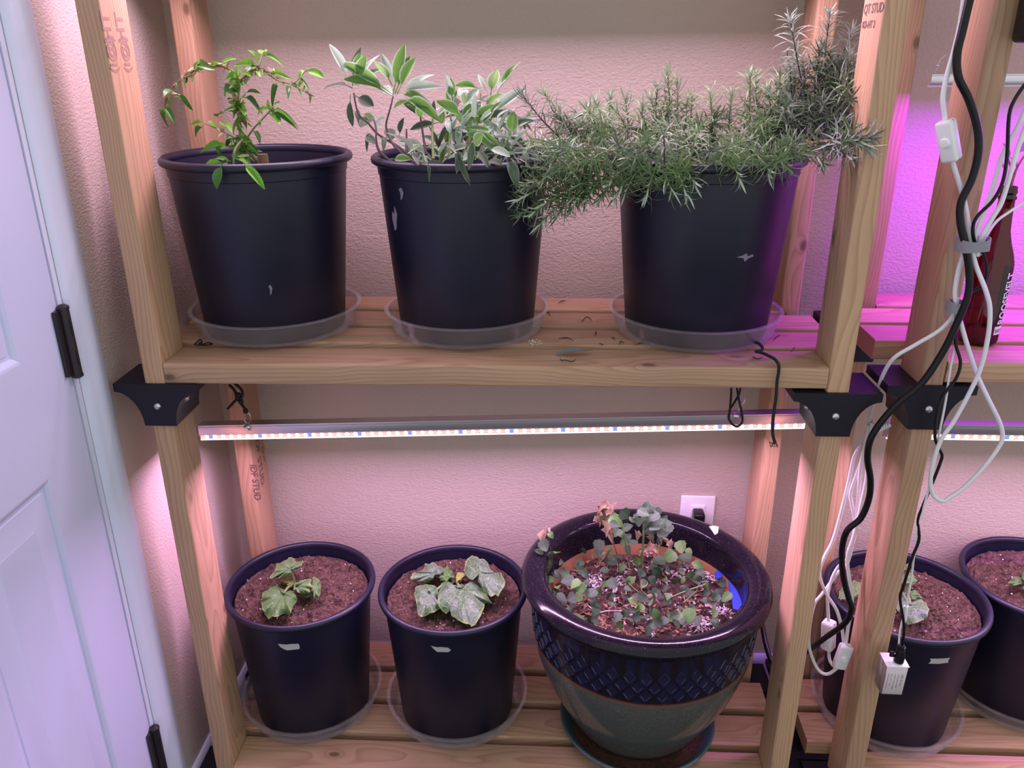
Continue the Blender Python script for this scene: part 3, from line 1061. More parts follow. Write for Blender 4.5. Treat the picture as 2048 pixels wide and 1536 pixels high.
# leaves that read singly in the photo: base, tip, width (crop pixels)
PL = [((650, 1190), (560, 1410), 100, 'pep_dark', 0, 40), ((830, 1190), (1015, 1375), 80, 'pep', 0, 40), ((690, 1190), (410, 1200), 55, 'pep', 1, 110), ((700, 1190), (520, 1225), 50, 'pep', 0, 100),
      ((760, 1150), (960, 1190), 60, 'pep', 1, 110), ((720, 1170), (570, 1120), 60, 'pep', 0, 140), ((760, 1130), (900, 1150), 50, 'pep', 3, 150), ((700, 1180), (640, 1130), 45, 'pep', 0, 150),
      ((1050, 740), (1160, 790), 100, 'pep', 0, 170), ((1070, 720), (1300, 740), 60, 'pep', 1, 170), ((1060, 700), (940, 700), 50, 'pep', 1, 170), ((1080, 730), (1280, 815), 55, 'pep_dark', 1, 165), ((1100, 680), (1145, 625), 30, 'pep', 0, 165), ((1060, 690), (1045, 625), 30, 'pep', 0, 165),
      ((920, 900), (985, 955), 70, 'pep_dark', 1, 180), ((980, 300), (905, 165), 65, 'pep', 0, 200), ((1000, 230), (995, 130), 75, 'pep', 1, 205), ((1005, 225), (1155, 240), 60, 'pep', 1, 205), ((960, 330), (800, 245), 60, 'pep', 1, 195), ((950, 330), (880, 290), 50, 'pep_dark', 1, 195),
      ((1390, 365), (1540, 395), 80, 'pep', 0, 180), ((1390, 360), (1310, 390), 60, 'pep', 1, 180), ((1080, 410), (1130, 310), 45, 'pep', 2, 190), ((1090, 410), (1060, 275), 45, 'pep_dry', 1, 190), ((1130, 470), (1080, 580), 60, 'pep_dark', 2, 185), ((1250, 490), (1320, 480), 50, 'pep', 1, 180),
      ((1320, 440), (1390, 455), 40, 'pep_dark', 1, 180), ((1260, 500), (1210, 530), 45, 'pep_dark', 1, 178), ((620, 320), (740, 220), 60, 'pep', 0, 195), ((430, 340), (440, 240), 90, 'pep_dark', 2, 182), ((400, 350), (410, 260), 60, 'pep', 1, 182),
      ((200, 530), (120, 560), 70, 'pep_dark', 0, 160), ((240, 570), (360, 655), 50, 'pep_dark', 2, 160), ((200, 600), (240, 575), 40, 'pep', 0, 160), ((130, 680), (75, 770), 60, 'pep_dark', 2, 155), ((135, 680), (200, 780), 70, 'pep_dark', 1, 155), ((125, 690), (110, 775), 50, 'pep', 2, 152),
      ((480, 840), (360, 800), 45, 'pep', 1, 160), ((480, 860), (365, 905), 65, 'pep_dark', 1, 158), ((600, 880), (530, 800), 70, 'pep', 0, 168), ((640, 860), (690, 800), 80, 'pep', 1, 170), ((600, 780), (610, 700), 90, 'pep_dark', 1, 190), ((660, 920), (580, 930), 60, 'pep_dry', 1, 170),
      ((680, 1040), (460, 1000), 60, 'pep', 1, 165), ((690, 1040), (580, 1020), 70, 'pep', 0, 160), ((620, 1030), (600, 1110), 55, 'pep_dark', 1, 158), ((740, 480), (640, 520), 40, 'pep_dark', 1, 200), ((760, 620), (690, 600), 70, 'pep_dark', 0, 200), ((780, 650), (860, 690), 60, 'pep', 1, 200),
      ((830, 600), (975, 620), 50, 'pep_dark', 2, 200), ((850, 560), (960, 530), 60, 'pep_dark', 0, 200), ((800, 390), (880, 370), 60, 'pep', 0, 205), ((790, 400), (690, 390), 60, 'pep', 1, 200), ((860, 990), (960, 1080), 45, 'pep_dark', 1, 185)]
for (b, t, w, mk, k, y) in PL:
    put_leaf(pepper, PEP[k], M[mk], P2(*b, y), P2(t[0], t[1], y - rp.uniform(5, 30)), w / 4.452 * 0.78 * MM, roll=rp.uniform(-0.4, 0.4))
for key, n, mats_, sz in (('main', 85, ('pep', 'pep', 'pep', 'pep_dark', 'pep_dark', 'pep', 'pep_dry'), 0.019), ('archleft', 44, ('pep_dry', 'pep_dry', 'pep_dark', 'pep'), 0.013), ('archright', 30, ('pep_dark', 'pep', 'pep_dry'), 0.014), ('lowleft', 8, ('pep', 'pep_dark'), 0.015), ('lowright', 6, ('pep', 'pep_dry'), 0.013), ('second', 8, ('pep', 'pep_dark'), 0.014)):
    for i in range(n):
        t = rp.uniform(0.22 if key == 'main' else 0.05, 1.0)
        b, d = lerp_path(bp[key], t)
        dr = Vector((rp.gauss(0, 1), rp.gauss(-0.3, 0.8), rp.gauss(0.15, 0.8))).normalized()
        ln = sz * rp.uniform(0.7, 1.6)
        mk = rp.choice(mats_)
        dry = mk == 'pep_dry'
        put_leaf(pepper, rp.choice(CRUMP if dry else PEP), M[mk], b, b + dr * ln * (0.75 if dry else 1), ln * (0.5 if dry else 0.32), roll=rp.uniform(-0.8, 0.8))

# ------------------------------------------------------------------ pot 2: sage
POT2 = (0.515, 0.211, 0.0040, 0.3250, 0.97)
sage = thing('potted_sage', 'grey-green sage with long soft leaves in the middle pot of the top shelf', 'potted plant', (POT2[0], POT2[1], POT2[2]))
nursery_pot(sage, *POT2)
soil(sage, POT2[0], POT2[1], 0.268, 0.1445, 2, M['drysoil'], 0.006)
bits(sage, 'perlite', M['perlite'], POT2[0], POT2[1], 0.270, 0.135, 50, 0.002, 6)
SM = [(-0.5, -1), (0.2, -0.8), (0.5, -0.2), (1, 0.4), (0.4, 1), (0.1, 0.3), (-0.6, 0.5), (-0.9, -0.1)]
pot_patch('scuff_mark', sage, POT2, (790, 437), 0.020, 0.045, M['scuff'], SM, 'pale scuff')
pot_patch('scuff_mark', sage, POT2, (803, 388), 0.014, 0.022, M['scuff'], [(-0.4, -1), (0.3, -0.6), (0.9, 0.3), (0.2, 1), (-0.7, 0.7), (-0.2, 0.1)])
SG = [leaf_mesh('sage_leaf_%d' % i, 'lance', c, f, t, 8, 0, w, i + 40, 0.30) for i, (c, f, t, w) in enumerate(
    [(0.10, 0.10, 0.0, 0.01), (0.35, 0.12, 0.3, 0.02), (0.6, 0.14, -0.4, 0.02), (-0.2, 0.12, 0.2, 0.02)])]
SGB = [leaf_mesh('sage_blade_%d' % i, 'lance', c, f, t, 8, 0, w, i + 50) for i, (c, f, t, w) in enumerate(
    [(0.10, 0.10, 0.0, 0.01), (0.4, 0.16, 0.4, 0.02), (0.8, 0.2, -0.5, 0.03)])]


def P3(u, v, y):
    return py(640 + u / 4.452, 60 + v / 4.452, y)


rs_ = random.Random(21)
SL = [((280, 480), (95, 120), 66, 'sage_pale', 0), ((290, 500), (345, 160), 66, 'sage_dark', 0), ((320, 490), (400, 225), 92, 'sage', 0), ((310, 490), (350, 190), 80, 'sage', 0), ((330, 490), (520, 290), 62, 'sage', 1), ((640, 570), (210, 240), 72, 'sage', 1),
      ((640, 590), (265, 340), 70, 'sage', 1), ((290, 520), (55, 390), 70, 'sage_dark', 2), ((340, 500), (458, 178), 48, 'sage_pale', 1), ((650, 580), (742, 122), 92, 'sage', 0), ((670, 570), (790, 228), 100, 'sage', 0), ((690, 570), (832, 238), 104, 'sage', 0),
      ((645, 500), (515, 220), 70, 'sage', 2), ((650, 470), (560, 225), 62, 'sage_pale', 1), ((690, 570), (995, 405), 60, 'sage_pale', 2), ((700, 560), (975, 355), 54, 'sage_pale', 1), ((700, 600), (1050, 660), 80, 'sage', 2), ((690, 590), (910, 520), 60, 'sage', 2), ((650, 570), (565, 500), 78, 'sage_pale', 1), ((660, 700), (765, 620), 60, 'sage', 0),
      ((270, 570), (262, 855), 48, 'sage_dark', 1), ((300, 580), (475, 670), 86, 'sage_dark', 0), ((470, 770), (360, 850), 100, 'sage_dark', 0), ((480, 800), (400, 745), 60, 'sage', 0), ((330, 720), (345, 815), 40, 'sage_dark', 1), ((670, 640), (870, 640), 30, 'sage', 2), ((480, 830), (550, 850), 60, 'sage_pale', 0), ((500, 830), (570, 780), 50, 'sage_pale', 0),
      ((1180, 680), (1130, 405), 54, 'sage_pale', 0), ((1180, 640), (1160, 425), 72, 'sage', 0), ((1165, 650), (1145, 505), 66, 'sage', 0), ((1440, 530), (1205, 445), 66, 'sage', 1), ((1520, 590), (1545, 330), 84, 'sage', 2), ((1500, 580), (1405, 378), 36, 'sage_pale', 1), ((1550, 580), (1655, 375), 36, 'sage_pale', 1), ((1580, 570), (1722, 252), 58, 'sage', 1),
      ((1480, 780), (1830, 497), 76, 'sage_pale', 0), ((1320, 860), (1330, 665), 104, 'sage', 0), ((1270, 850), (1195, 705), 76, 'sage', 0), ((1330, 870), (1555, 665), 105, 'sage', 0), ((1270, 790), (1095, 605), 88, 'sage', 1), ((1700, 950), (1722, 735), 92, 'sage', 0), ((1760, 850), (1895, 755), 72, 'sage_pale', 1), ((1480, 680), (1600, 565), 76, 'sage', 0), ((1500, 640), (1240, 575), 50, 'sage', 2),
      ((1540, 740), (1775, 690), 45, 'sage_pale', 2), ((1050, 780), (1140, 665), 54, 'sage', 0), ((1090, 820), (795, 875), 66, 'sage_dark', 0), ((940, 810), (800, 655), 40, 'sage_dark', 1), ((890, 770), (885, 655), 62, 'sage', 0), ((980, 740), (930, 595), 46, 'sage_dark', 2), ((1020, 790), (1010, 635), 42, 'sage_dark', 0), ((1080, 830), (1090, 700), 54, 'sage', 0), ((1370, 830), (1440, 740), 90, 'sage', 0), ((1480, 800), (1650, 690), 60, 'sage_dark', 2), ((1520, 640), (1690, 560), 70, 'sage_pale', 1), ((1250, 600), (1290, 470), 60, 'sage_pale', 1), ((1310, 640), (1410, 520), 70, 'sage_pale', 0),
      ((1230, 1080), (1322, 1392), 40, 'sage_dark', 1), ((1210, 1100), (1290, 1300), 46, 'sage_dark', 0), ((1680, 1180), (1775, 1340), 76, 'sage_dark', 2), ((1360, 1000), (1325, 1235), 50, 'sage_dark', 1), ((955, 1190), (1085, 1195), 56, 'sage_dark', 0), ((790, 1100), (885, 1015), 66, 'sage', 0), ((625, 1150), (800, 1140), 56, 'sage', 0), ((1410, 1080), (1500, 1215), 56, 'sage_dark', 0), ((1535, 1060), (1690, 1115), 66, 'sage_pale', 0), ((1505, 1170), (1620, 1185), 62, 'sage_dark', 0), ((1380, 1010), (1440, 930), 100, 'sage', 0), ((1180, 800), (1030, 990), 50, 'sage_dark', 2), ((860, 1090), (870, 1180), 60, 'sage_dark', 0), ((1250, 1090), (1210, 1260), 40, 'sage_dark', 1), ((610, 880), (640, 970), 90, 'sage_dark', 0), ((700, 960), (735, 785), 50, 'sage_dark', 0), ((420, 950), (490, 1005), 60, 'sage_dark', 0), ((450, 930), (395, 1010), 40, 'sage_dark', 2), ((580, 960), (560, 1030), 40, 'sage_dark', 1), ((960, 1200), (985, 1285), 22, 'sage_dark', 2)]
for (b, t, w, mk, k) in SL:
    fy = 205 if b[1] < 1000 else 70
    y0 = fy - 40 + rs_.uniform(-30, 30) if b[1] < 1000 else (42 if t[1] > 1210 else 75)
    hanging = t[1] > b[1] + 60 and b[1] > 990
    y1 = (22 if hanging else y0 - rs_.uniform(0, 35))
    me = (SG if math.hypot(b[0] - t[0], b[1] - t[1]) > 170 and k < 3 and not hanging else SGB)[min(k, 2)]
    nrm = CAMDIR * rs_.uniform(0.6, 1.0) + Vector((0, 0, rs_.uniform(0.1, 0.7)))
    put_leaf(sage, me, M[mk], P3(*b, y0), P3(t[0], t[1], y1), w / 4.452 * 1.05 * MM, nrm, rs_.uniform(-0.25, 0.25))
for pts in ([(955, 1210, 90), (840, 1150, 100), (700, 1040, 130), (520, 930, 150), (430, 830, 155), (340, 740, 160), (300, 560, 165)], [(840, 1180, 95), (660, 1030, 130), (600, 900, 150), (590, 830, 155), (630, 680, 160), (650, 590, 165)],
            [(640, 1180, 110), (530, 1080, 120), (500, 980, 130), (500, 880, 140), (480, 800, 150)], [(770, 1130, 120), (770, 1000, 140), (770, 880, 150)], [(945, 1110, 130), (920, 950, 150), (890, 740, 160)], [(1010, 1150, 110), (1000, 900, 150), (1010, 720, 160)],
            [(1150, 1150, 120), (1160, 900, 150), (1170, 640, 165)], [(1300, 1150, 110), (1330, 980, 150), (1300, 820, 160)], [(1400, 1150, 120), (1480, 900, 160), (1525, 560, 175)], [(1250, 1150, 160), (1400, 850, 180), (1430, 560, 190)], [(1550, 1150, 130), (1650, 1020, 150), (1700, 900, 160)], [(1350, 1180, 140), (1450, 950, 170), (1560, 720, 175)]):
    stem(sage, [P3(*p) for p in pts], 0.0026, 0.0013, M['stem_d'] if pts[0][0] < 1000 else M['stem_g'], 'stem')
for i in range(230):
    u, v = rs_.uniform(760, 1850), rs_.uniform(700, 1180)
    if v < 1000 - (u - 1000) * 0.28 and u < 1080:
        continue
    if v < 640 + max(0, u - 1600) * 0.8:
        continue
    y = rs_.uniform(120, 270)
    b = P3(u, v, y)
    dr = Vector((rs_.gauss(0, 1), rs_.gauss(-0.3, 0.7), rs_.gauss(0.5, 0.7))).normalized()
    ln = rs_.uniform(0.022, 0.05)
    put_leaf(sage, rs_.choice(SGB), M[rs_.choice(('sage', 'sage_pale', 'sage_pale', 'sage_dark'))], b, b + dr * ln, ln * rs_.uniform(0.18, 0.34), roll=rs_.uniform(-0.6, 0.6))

# ------------------------------------------------------------------ pot 3: rosemary
POT3 = (0.953, 0.209, 0.0040, 0.3250, 1.0)
rosem = thing('potted_rosemary', 'sprawling rosemary spilling over the right-hand pot of the top shelf', 'potted plant', (POT3[0], POT3[1], POT3[2]))
nursery_pot(rosem, *POT3)
soil(rosem, POT3[0], POT3[1], 0.270, 0.1485, 3, M['drysoil'], 0.008)
pot_patch('scuff_mark', rosem, POT3, (1490, 515), 0.034, 0.016, M['scuff'], [(-1, 0.2), (-0.4, 0.5), (0.1, 0.9), (0.3, 0.2), (0.8, 0.6), (1, 0.1), (0.4, -0.2), (0, -0.9), (-0.2, -0.1)], 'pale scuff')
rr_ = random.Random(31)


def needle(mb, uvs, base, d, ln, w, bend, up):
    """one curved needle leaf: a creased strip of four segments"""
    yv = d.normalized()
    n = up - yv * up.dot(yv)
    n = n.normalized() if n.length > 1e-4 else yv.orthogonal().normalized()
    xv = yv.cross(n)
    vs, fs = [], []
    for i in range(5):
        t = i / 4
        hw = w * (0.55, 1.0, 1.0, 0.8, 0.10)[i] * 0.5
        c = base + yv * (ln * (t - 0.22 * abs(bend) * t * t)) + n * (ln * bend * t * t * -0.62)
        vs += [c - xv * hw, c + n * hw * 0.5, c + xv * hw]
        uvs += [(0.0, t), (0.5, t), (1.0, t)]
    for i in range(4):
        a = i * 3
        fs += [(a, a + 1, a + 4, a + 3), (a + 1, a + 2, a + 5, a + 4)]
    mb.add(vs, fs, 1)


def sprig(pts, nn, ln, mat):
    pts = smooth_path(pts, 4)
    mb = MB()
    k = len(pts)
    mb.tube(pts, [0.0016 - 0.0008 * i / (k - 1) for i in range(k)], 5)
    uvs = [(0.5, 0.5)] * len(mb.v)
    ga = 0.0
    for i in range(nn):
        t = (i / nn) ** 0.9
        b, d = lerp_path(pts, min(t * 0.99 + 0.01, 0.999))
        ga += 2.4
        o1 = d.orthogonal().normalized()
        o2 = d.cross(o1)
        side = o1 * math.cos(ga) + o2 * math.sin(ga)
        open_ = 1.15 - 0.75 * t ** 3 + rr_.uniform(-0.2, 0.2)
        dr = d * math.cos(open_) + side * math.sin(open_)
        l = ln * rr_.uniform(0.75, 1.2) * (1 - 0.35 * max(0, t - 0.8) / 0.2)
        needle(mb, uvs, b, dr, l, ln * rr_.uniform(0.066, 0.098), rr_.uniform(0.3, 1.3) if rr_.random() < 0.75 else rr_.uniform(-0.7, 0.2), d)
    base = ORI[rosem]
    me = bpy.data.meshes.new('sprig')
    me.from_pydata([tuple(p - base) for p in mb.v], [], mb.f)
    me.polygons.foreach_set('material_index', mb.mi)
    uvl = me.uv_layers.new(name='leaf')
    for lp in me.loops:
        uvl.data[lp.index].uv = uvs[lp.vertex_index]
    me.polygons.foreach_set('use_smooth', [True] * len(me.polygons))
    me.materials.append(M['stem_g'] if mat == 'needle' else M['stem_d'])
    me.materials.append(M[mat])
    me.update()
    link('sprig', me, None, rosem)


# upright tips on the skyline and arching sprays, in photo pixels: base -> tip
RS = [((1130, 285), (1045, 190), 150), ((1145, 270), (1085, 182), 160), ((1170, 290), (1110, 230), 170), ((1185, 290), (1190, 205), 190), ((1225, 290), (1222, 190), 200), ((1255, 280), (1250, 195), 210), ((1290, 300), (1285, 210), 190),
      ((1330, 290), (1335, 145), 215), ((1320, 290), (1315, 170), 225), ((1345, 290), (1355, 165), 205), ((1335, 270), (1300, 195), 215), ((1365, 280), (1375, 195), 200), ((1395, 290), (1385, 195), 215), ((1425, 290), (1420, 185), 200), ((1460, 290), (1465, 185), 205), ((1500, 270), (1500, 150), 190), ((1520, 260), (1512, 145), 205), ((1540, 270), (1535, 175), 195), ((1565, 260), (1560, 160), 180),
      ((1610, 200), (1580, 40), 170), ((1650, 190), (1660, 25), 160), ((1670, 200), (1705, 60), 150), ((1640, 210), (1640, 100), 170), ((1600, 220), (1605, 120), 180), ((1685, 210), (1700, 110), 140), ((1660, 230), (1690, 150), 135), ((1620, 230), (1655, 130), 160), ((1590, 240), (1580, 130), 175), ((1580, 250), (1570, 190), 170), ((1690, 240), (1712, 150), 120),
      ((1640, 250), (1715, 220), 110), ((1650, 270), (1720, 265), 60), ((1660, 280), (1745, 275), -30), ((1640, 290), (1705, 320), 20), ((1600, 300), (1650, 330), 40), ((1690, 270), (1738, 300), -30), ((1620, 270), (1690, 240), 90), ((1600, 260), (1640, 200), 130), ((1560, 290), (1620, 260), 110), ((1630, 240), (1690, 190), 120),
      ((1220, 300), (1160, 250), 130), ((1240, 320), (1150, 300), 100), ((1200, 300), (1090, 290), 110), ((1180, 310), (1060, 290), 90), ((1190, 330), (1080, 320), 70), ((1200, 340), (1100, 345), 60), ((1190, 350), (1050, 375), 50), ((1180, 360), (1035, 400), 40), ((1170, 370), (1060, 430), 40), ((1170, 380), (1080, 450), 45), ((1180, 370), (1115, 430), 55), ((1200, 360), (1140, 420), 60), ((1220, 350), (1170, 405), 60), ((1240, 350), (1200, 400), 60), ((1150, 350), (1045, 370), 60), ((1130, 380), (1040, 430), 60), ((1110, 340), (1040, 330), 70),
      ((1290, 330), (1250, 385), 30), ((1310, 340), (1290, 395), 20), ((1330, 340), (1345, 385), 20), ((1360, 330), (1390, 370), 25), ((1290, 345), (1230, 395), 30), ((1450, 310), (1480, 360), 20), ((1500, 310), (1540, 350), 20), ((1540, 300), (1580, 340), 25), ((1350, 320), (1375, 395), 15), ((1260, 340), (1215, 370), 35)]
for b, t, y in RS:
    front = t[1] > b[1]
    y1 = y if front else y + rr_.uniform(-25, 25)
    y0 = y + 35 if front else y + rr_.uniform(-10, 20)
    mid = ((b[0] + t[0]) / 2 + rr_.uniform(-8, 8), (b[1] + t[1]) / 2 + (-10 if front else rr_.uniform(-4, 8)))
    ln = math.hypot(b[0] - t[0], b[1] - t[1])
    grey = t[0] > 1560 and t[1] < 300
    sprig([py(b[0], b[1], y0), py(mid[0], mid[1], (y0 + y1) / 2 - (8 if front else 0)), py(t[0], t[1], y1)], int(20 + ln * 0.38), 0.036, 'needle_grey' if grey or rr_.random() < 0.15 else 'needle')
for i in range(125):
    a = rr_.random()
    u = 1110 + a * 580 + rr_.uniform(-40, 20)
    v = rr_.uniform(262, 345) - (40 * rr_.random() if u > 1540 else 0)
    y = rr_.uniform(40, 200) if v > 290 else rr_.uniform(120, 290)
    if u > 1620:
        v -= 40
        y = max(y, 105)
    b = py(u, v, y)
    dr = Vector((rr_.gauss(0, 0.8), rr_.gauss(-0.35, 0.5), rr_.gauss(0.35, 0.5))).normalized()
    ln = rr_.uniform(0.035, 0.075)
    sprig([b, b + dr * ln * 0.55 + Vector((0, 0, 0.006)), b + dr * ln], int(rr_.uniform(20, 30)), 0.035, 'needle_grey' if u > 1600 or rr_.random() < 0.2 else 'needle')
for i in range(34):
    u, v = rr_.uniform(1575, 1705), rr_.uniform(120, 300)
    if v < 230 - (u - 1560) * 1.1:
        continue
    y = rr_.uniform(105, 215)
    b = py(u, v, y)
    dr = Vector((rr_.gauss(0.05, 0.6), rr_.gauss(-0.3, 0.5), rr_.gauss(0.5, 0.5))).normalized()
    ln = rr_.uniform(0.035, 0.065)
    sprig([b, b + dr * ln * 0.55 + Vector((0, 0, 0.005)), b + dr * ln], int(rr_.uniform(18, 28)), 0.032, 'needle_grey' if rr_.random() < 0.7 else 'needle')
for pts in ([(1400, 330, 170), (1300, 320, 130), (1210, 330, 90), (1130, 370, 60), (1090, 420, 50)], [(1420, 330, 180), (1320, 300, 150), (1230, 290, 130), (1160, 280, 120)], [(1450, 330, 190), (1540, 300, 170), (1610, 250, 160), (1650, 180, 155)], [(1440, 330, 180), (1440, 300, 190), (1420, 260, 200)], [(1430, 330, 160), (1520, 310, 120), (1600, 290, 90), (1670, 280, 20)]):
    stem(rosem, [py(*p) for p in pts], 0.0042, 0.0022, M['stem_b'], 'branch')
#PART3

# ------------------------------------------------------------------ lower pots with squash seedlings
def squash_mat(name, green, silver, amount, rim):
    mt, nt = new_mat(name)
    v = coords(nt, (1, 1, 1))
    n = noise_tex(nt, v, 45.0, 3.0)
    vor = nd(nt, 'ShaderNodeTexVoronoi', {'Vector': v, 'Scale': 95.0}, feature='DISTANCE_TO_EDGE')
    net = ramp(nt, vor.outputs[0], [(0.0, 1.0), (0.10, 0.0)])
    tc = nd(nt, 'ShaderNodeTexCoord')
    sep = nd(nt, 'ShaderNodeSeparateXYZ', {0: tc.outputs['UV']})
    vein = ramp(nt, mth(nt, 'ABSOLUTE', mth(nt, 'SUBTRACT', mth(nt, 'FRACT', mth(nt, 'MULTIPLY', sep.outputs[0], 7.0)), 0.5)), [(0.0, 1.0), (0.06, 0.0)])
    vein = mth(nt, 'MULTIPLY', vein, ramp(nt, sep.outputs[1], [(0.0, 1.0), (0.85, 0.6), (1.0, 0.0)]))
    c = mix(nt, mth(nt, 'MULTIPLY', n, 0.9), green, tuple(k * 0.55 for k in green))
    patch = ramp(nt, noise_tex(nt, v, 30.0, 4.0, 0.65), [(0.42, 0.0), (0.62, 1.0)])
    c = mix(nt, mth(nt, 'MULTIPLY', patch, amount * 0.75), c, silver)
    c = mix(nt, mth(nt, 'MULTIPLY', net, amount), c, tuple(min(1, k * 1.35) for k in silver))
    c = mix(nt, mth(nt, 'MULTIPLY', vein, 0.30 + amount * 0.3), c, tuple(min(1, k * 1.2) for k in silver))
    c = mix(nt, mth(nt, 'MULTIPLY', ramp(nt, sep.outputs[1], [(0.90, 0.0), (1.0, 1.0)]), rim), c, (0.34, 0.50, 0.10))
    finish(nt, c, 0.5, mth(nt, 'ADD', n, net), 0.4, 0.002)
    return mt


M['squash'] = squash_mat('green_squash_leaf', (0.085, 0.20, 0.045), (0.16, 0.28, 0.14), 0.12, 0.25)
M['squash_pale'] = squash_mat('pale_squash_leaf', (0.10, 0.22, 0.055), (0.17, 0.26, 0.15), 0.25, 0.6)
M['squash_silver'] = squash_mat('silvery_squash_leaf', (0.065, 0.165, 0.038), (0.165, 0.230, 0.175), 0.75, 0.5)
M['squash_yellow'] = squash_mat('yellowing_seed_leaf', (0.27, 0.34, 0.06), (0.35, 0.36, 0.12), 0.1, 0.3)


def outline_leaf(parent, outline, center, z, dome, droop, mat, seed, rings=6, px=None, tilt=0.0):
    """a lobed blade: rings from the petiole point out to the margin; heights domed and rippled"""
    rg = random.Random(seed)
    # refine margin with small teeth
    pts = []
    for i, a in enumerate(outline):
        b = outline[(i + 1) % len(outline)]
        pts.append(Vector(a))
        pts.append((Vector(a) + Vector(b)) / 2 + Vector((rg.uniform(-1, 1), rg.uniform(-1, 1))) * 9)
    n = len(pts)
    c = Vector(center)
    vs, fs, uvs = [], [], []

    def world(q, s, i):
        ang = 2 * math.pi * i / n
        h = z + dome * (1 - (1 - s) ** 2) * (1 - s * 0.55) * 2 - droop * s * s + 0.0045 * s * math.sin(ang * 7 + seed) * (0.4 + s) + 0.002 * fbm(q.x * 0.012, q.y * 0.012, seed)
        u, v = px(q)
        return pz(u, v, h / MM)
    vs.append(world(c, 0, 0))
    uvs.append((0.5, 0))
    for k in range(1, rings + 1):
        s = k / rings
        for i in range(n):
            vs.append(world(c.lerp(pts[i], s), s, i))
            uvs.append((i / n, s))
    for i in range(n):
        fs.append((0, 1 + i, 1 + (i + 1) % n))
    for k in range(rings - 1):
        a, b = 1 + k * n, 1 + (k + 1) * n
        for i in range(n):
            j = (i + 1) % n
            fs.append((a + i, b + i, b + j, a + j))
    base = ORI[parent]
    me = bpy.data.meshes.new('leaf')
    me.from_pydata([tuple(p - base) for p in vs], [], fs)
    uvl = me.uv_layers.new(name='leaf')
    for lp in me.loops:
        uvl.data[lp.index].uv = uvs[lp.vertex_index]
    me.polygons.foreach_set('use_smooth', [True] * len(me.polygons))
    me.materials.append(mat)
    me.update()
    return link('leaf', me, None, parent)


def squash_pot(name, label, pot, rim_s, seed, leaves, stems, px, tape=None):
    cx, cy_, z0, h, s = pot
    t = thing(name, label, 'potted plant', (cx, cy_, z0))
    body = nursery_pot(t, cx, cy_, z0, h, s)
    zs_ = z0 + h - 0.030
    soil(t, cx, cy_, zs_ - 0.004, 0.1515 * s, seed, M['soil'], 0.021, 46, 150, dome=0.006)
    bits(t, 'perlite', M['perlite'], cx, cy_, zs_, 0.140 * s, 46, 0.0017, seed + 50, 0.8, 0.006)
    bits(t, 'bark_fibres', M['stem_b'], cx, cy_, zs_, 0.142 * s, 40, 0.0030, seed + 60, 0.15, 0.006)
    if tape:
        pot_patch('tape_label', t, pot, tape[0], tape[1], tape[2], M['tape'], tape[3], 'strip of pale masking tape')
    for k, (ol, c, dz, dome, droop, mk) in enumerate(leaves):
        outline_leaf(t, ol, c, zs_ + dz, dome, droop, M[mk], seed * 10 + k, px=px)
    for a, b, za, zb in stems:
        (ua, va), (ub, vb) = px(Vector(a)), px(Vector(b))
        p, q = pz(ua, va, (zs_ + za) / MM), pz(ub, vb, (zs_ + zb) / MM)
        stem(t, [p, p.lerp(q, 0.5) + Vector((0, 0, 0.008)), q], 0.0034, 0.0026, M['stem_g'], 'petiole')
    return t


POT4 = (0.126, 0.203, -H + 0.003, 0.339, 0.968)
POT5 = (0.468, 0.205, -H + 0.003, 0.337, 0.975)
POT6 = (1.457, 0.214, -H + 0.019, 0.326, 0.99)
POT7 = (1.788, 0.290, -H + 0.019, 0.322, 0.99)
LA = [([(510, 725), (470, 750), (380, 790), (340, 870), (240, 920), (225, 1000), (235, 1070), (210, 1110), (230, 1180), (220, 1230), (270, 1280), (280, 1330), (310, 1360), (350, 1425), (420, 1370), (540, 1380), (600, 1340), (660, 1320), (740, 1330), (790, 1290), (810, 1230), (840, 1150), (900, 1080), (910, 1040), (880, 970), (840, 930), (830, 880), (780, 870), (720, 890), (650, 920), (630, 915), (620, 890), (655, 850), (570, 820), (530, 760)], (630, 945), 0.034, 0.010, 0.012, 'squash'),
      ([(370, 640), (400, 580), (440, 530), (480, 480), (510, 420), (500, 360), (560, 360), (640, 320), (710, 290), (740, 240), (800, 230), (860, 260), (880, 330), (950, 320), (1010, 295), (1040, 320), (1000, 360), (980, 420), (900, 480), (830, 470), (790, 475), (800, 560), (740, 590), (660, 620), (630, 590), (560, 640), (510, 630), (470, 590), (430, 620), (410, 645)], (765, 460), 0.050, 0.008, 0.010, 'squash_pale'),
      ([(850, 740), (930, 710), (960, 680), (1060, 660), (1180, 655), (1160, 740), (1150, 820), (1150, 900), (1120, 935), (1060, 920), (1000, 930), (930, 910), (870, 890), (840, 870)], (880, 800), 0.030, 0.010, 0.002, 'squash_pale'),
      ([(1190, 640), (1240, 605), (1310, 650), (1350, 700), (1360, 800), (1360, 920), (1320, 1000), (1250, 1035), (1210, 990), (1190, 920), (1150, 860), (1160, 770)], (1230, 820), 0.036, 0.004, 0.012, 'squash_pale'),
      ([(570, 690), (620, 640), (740, 640), (830, 670), (850, 760), (780, 790), (720, 770), (640, 730)], (800, 730), 0.016, 0.003, 0.002, 'squash_yellow'),
      ([(960, 930), (1080, 925), (1180, 930), (1200, 960), (1110, 1020), (1040, 985)], (1060, 940), 0.016, 0.002, 0.004, 'squash')]
TAPE = [(-1, 1), (-0.86, 0.2), (-0.55, -0.55), (-0.2, -1), (0.95, -0.8), (1, 0.2), (0.9, 0.9), (0.3, 1), (-0.2, 0.85)]
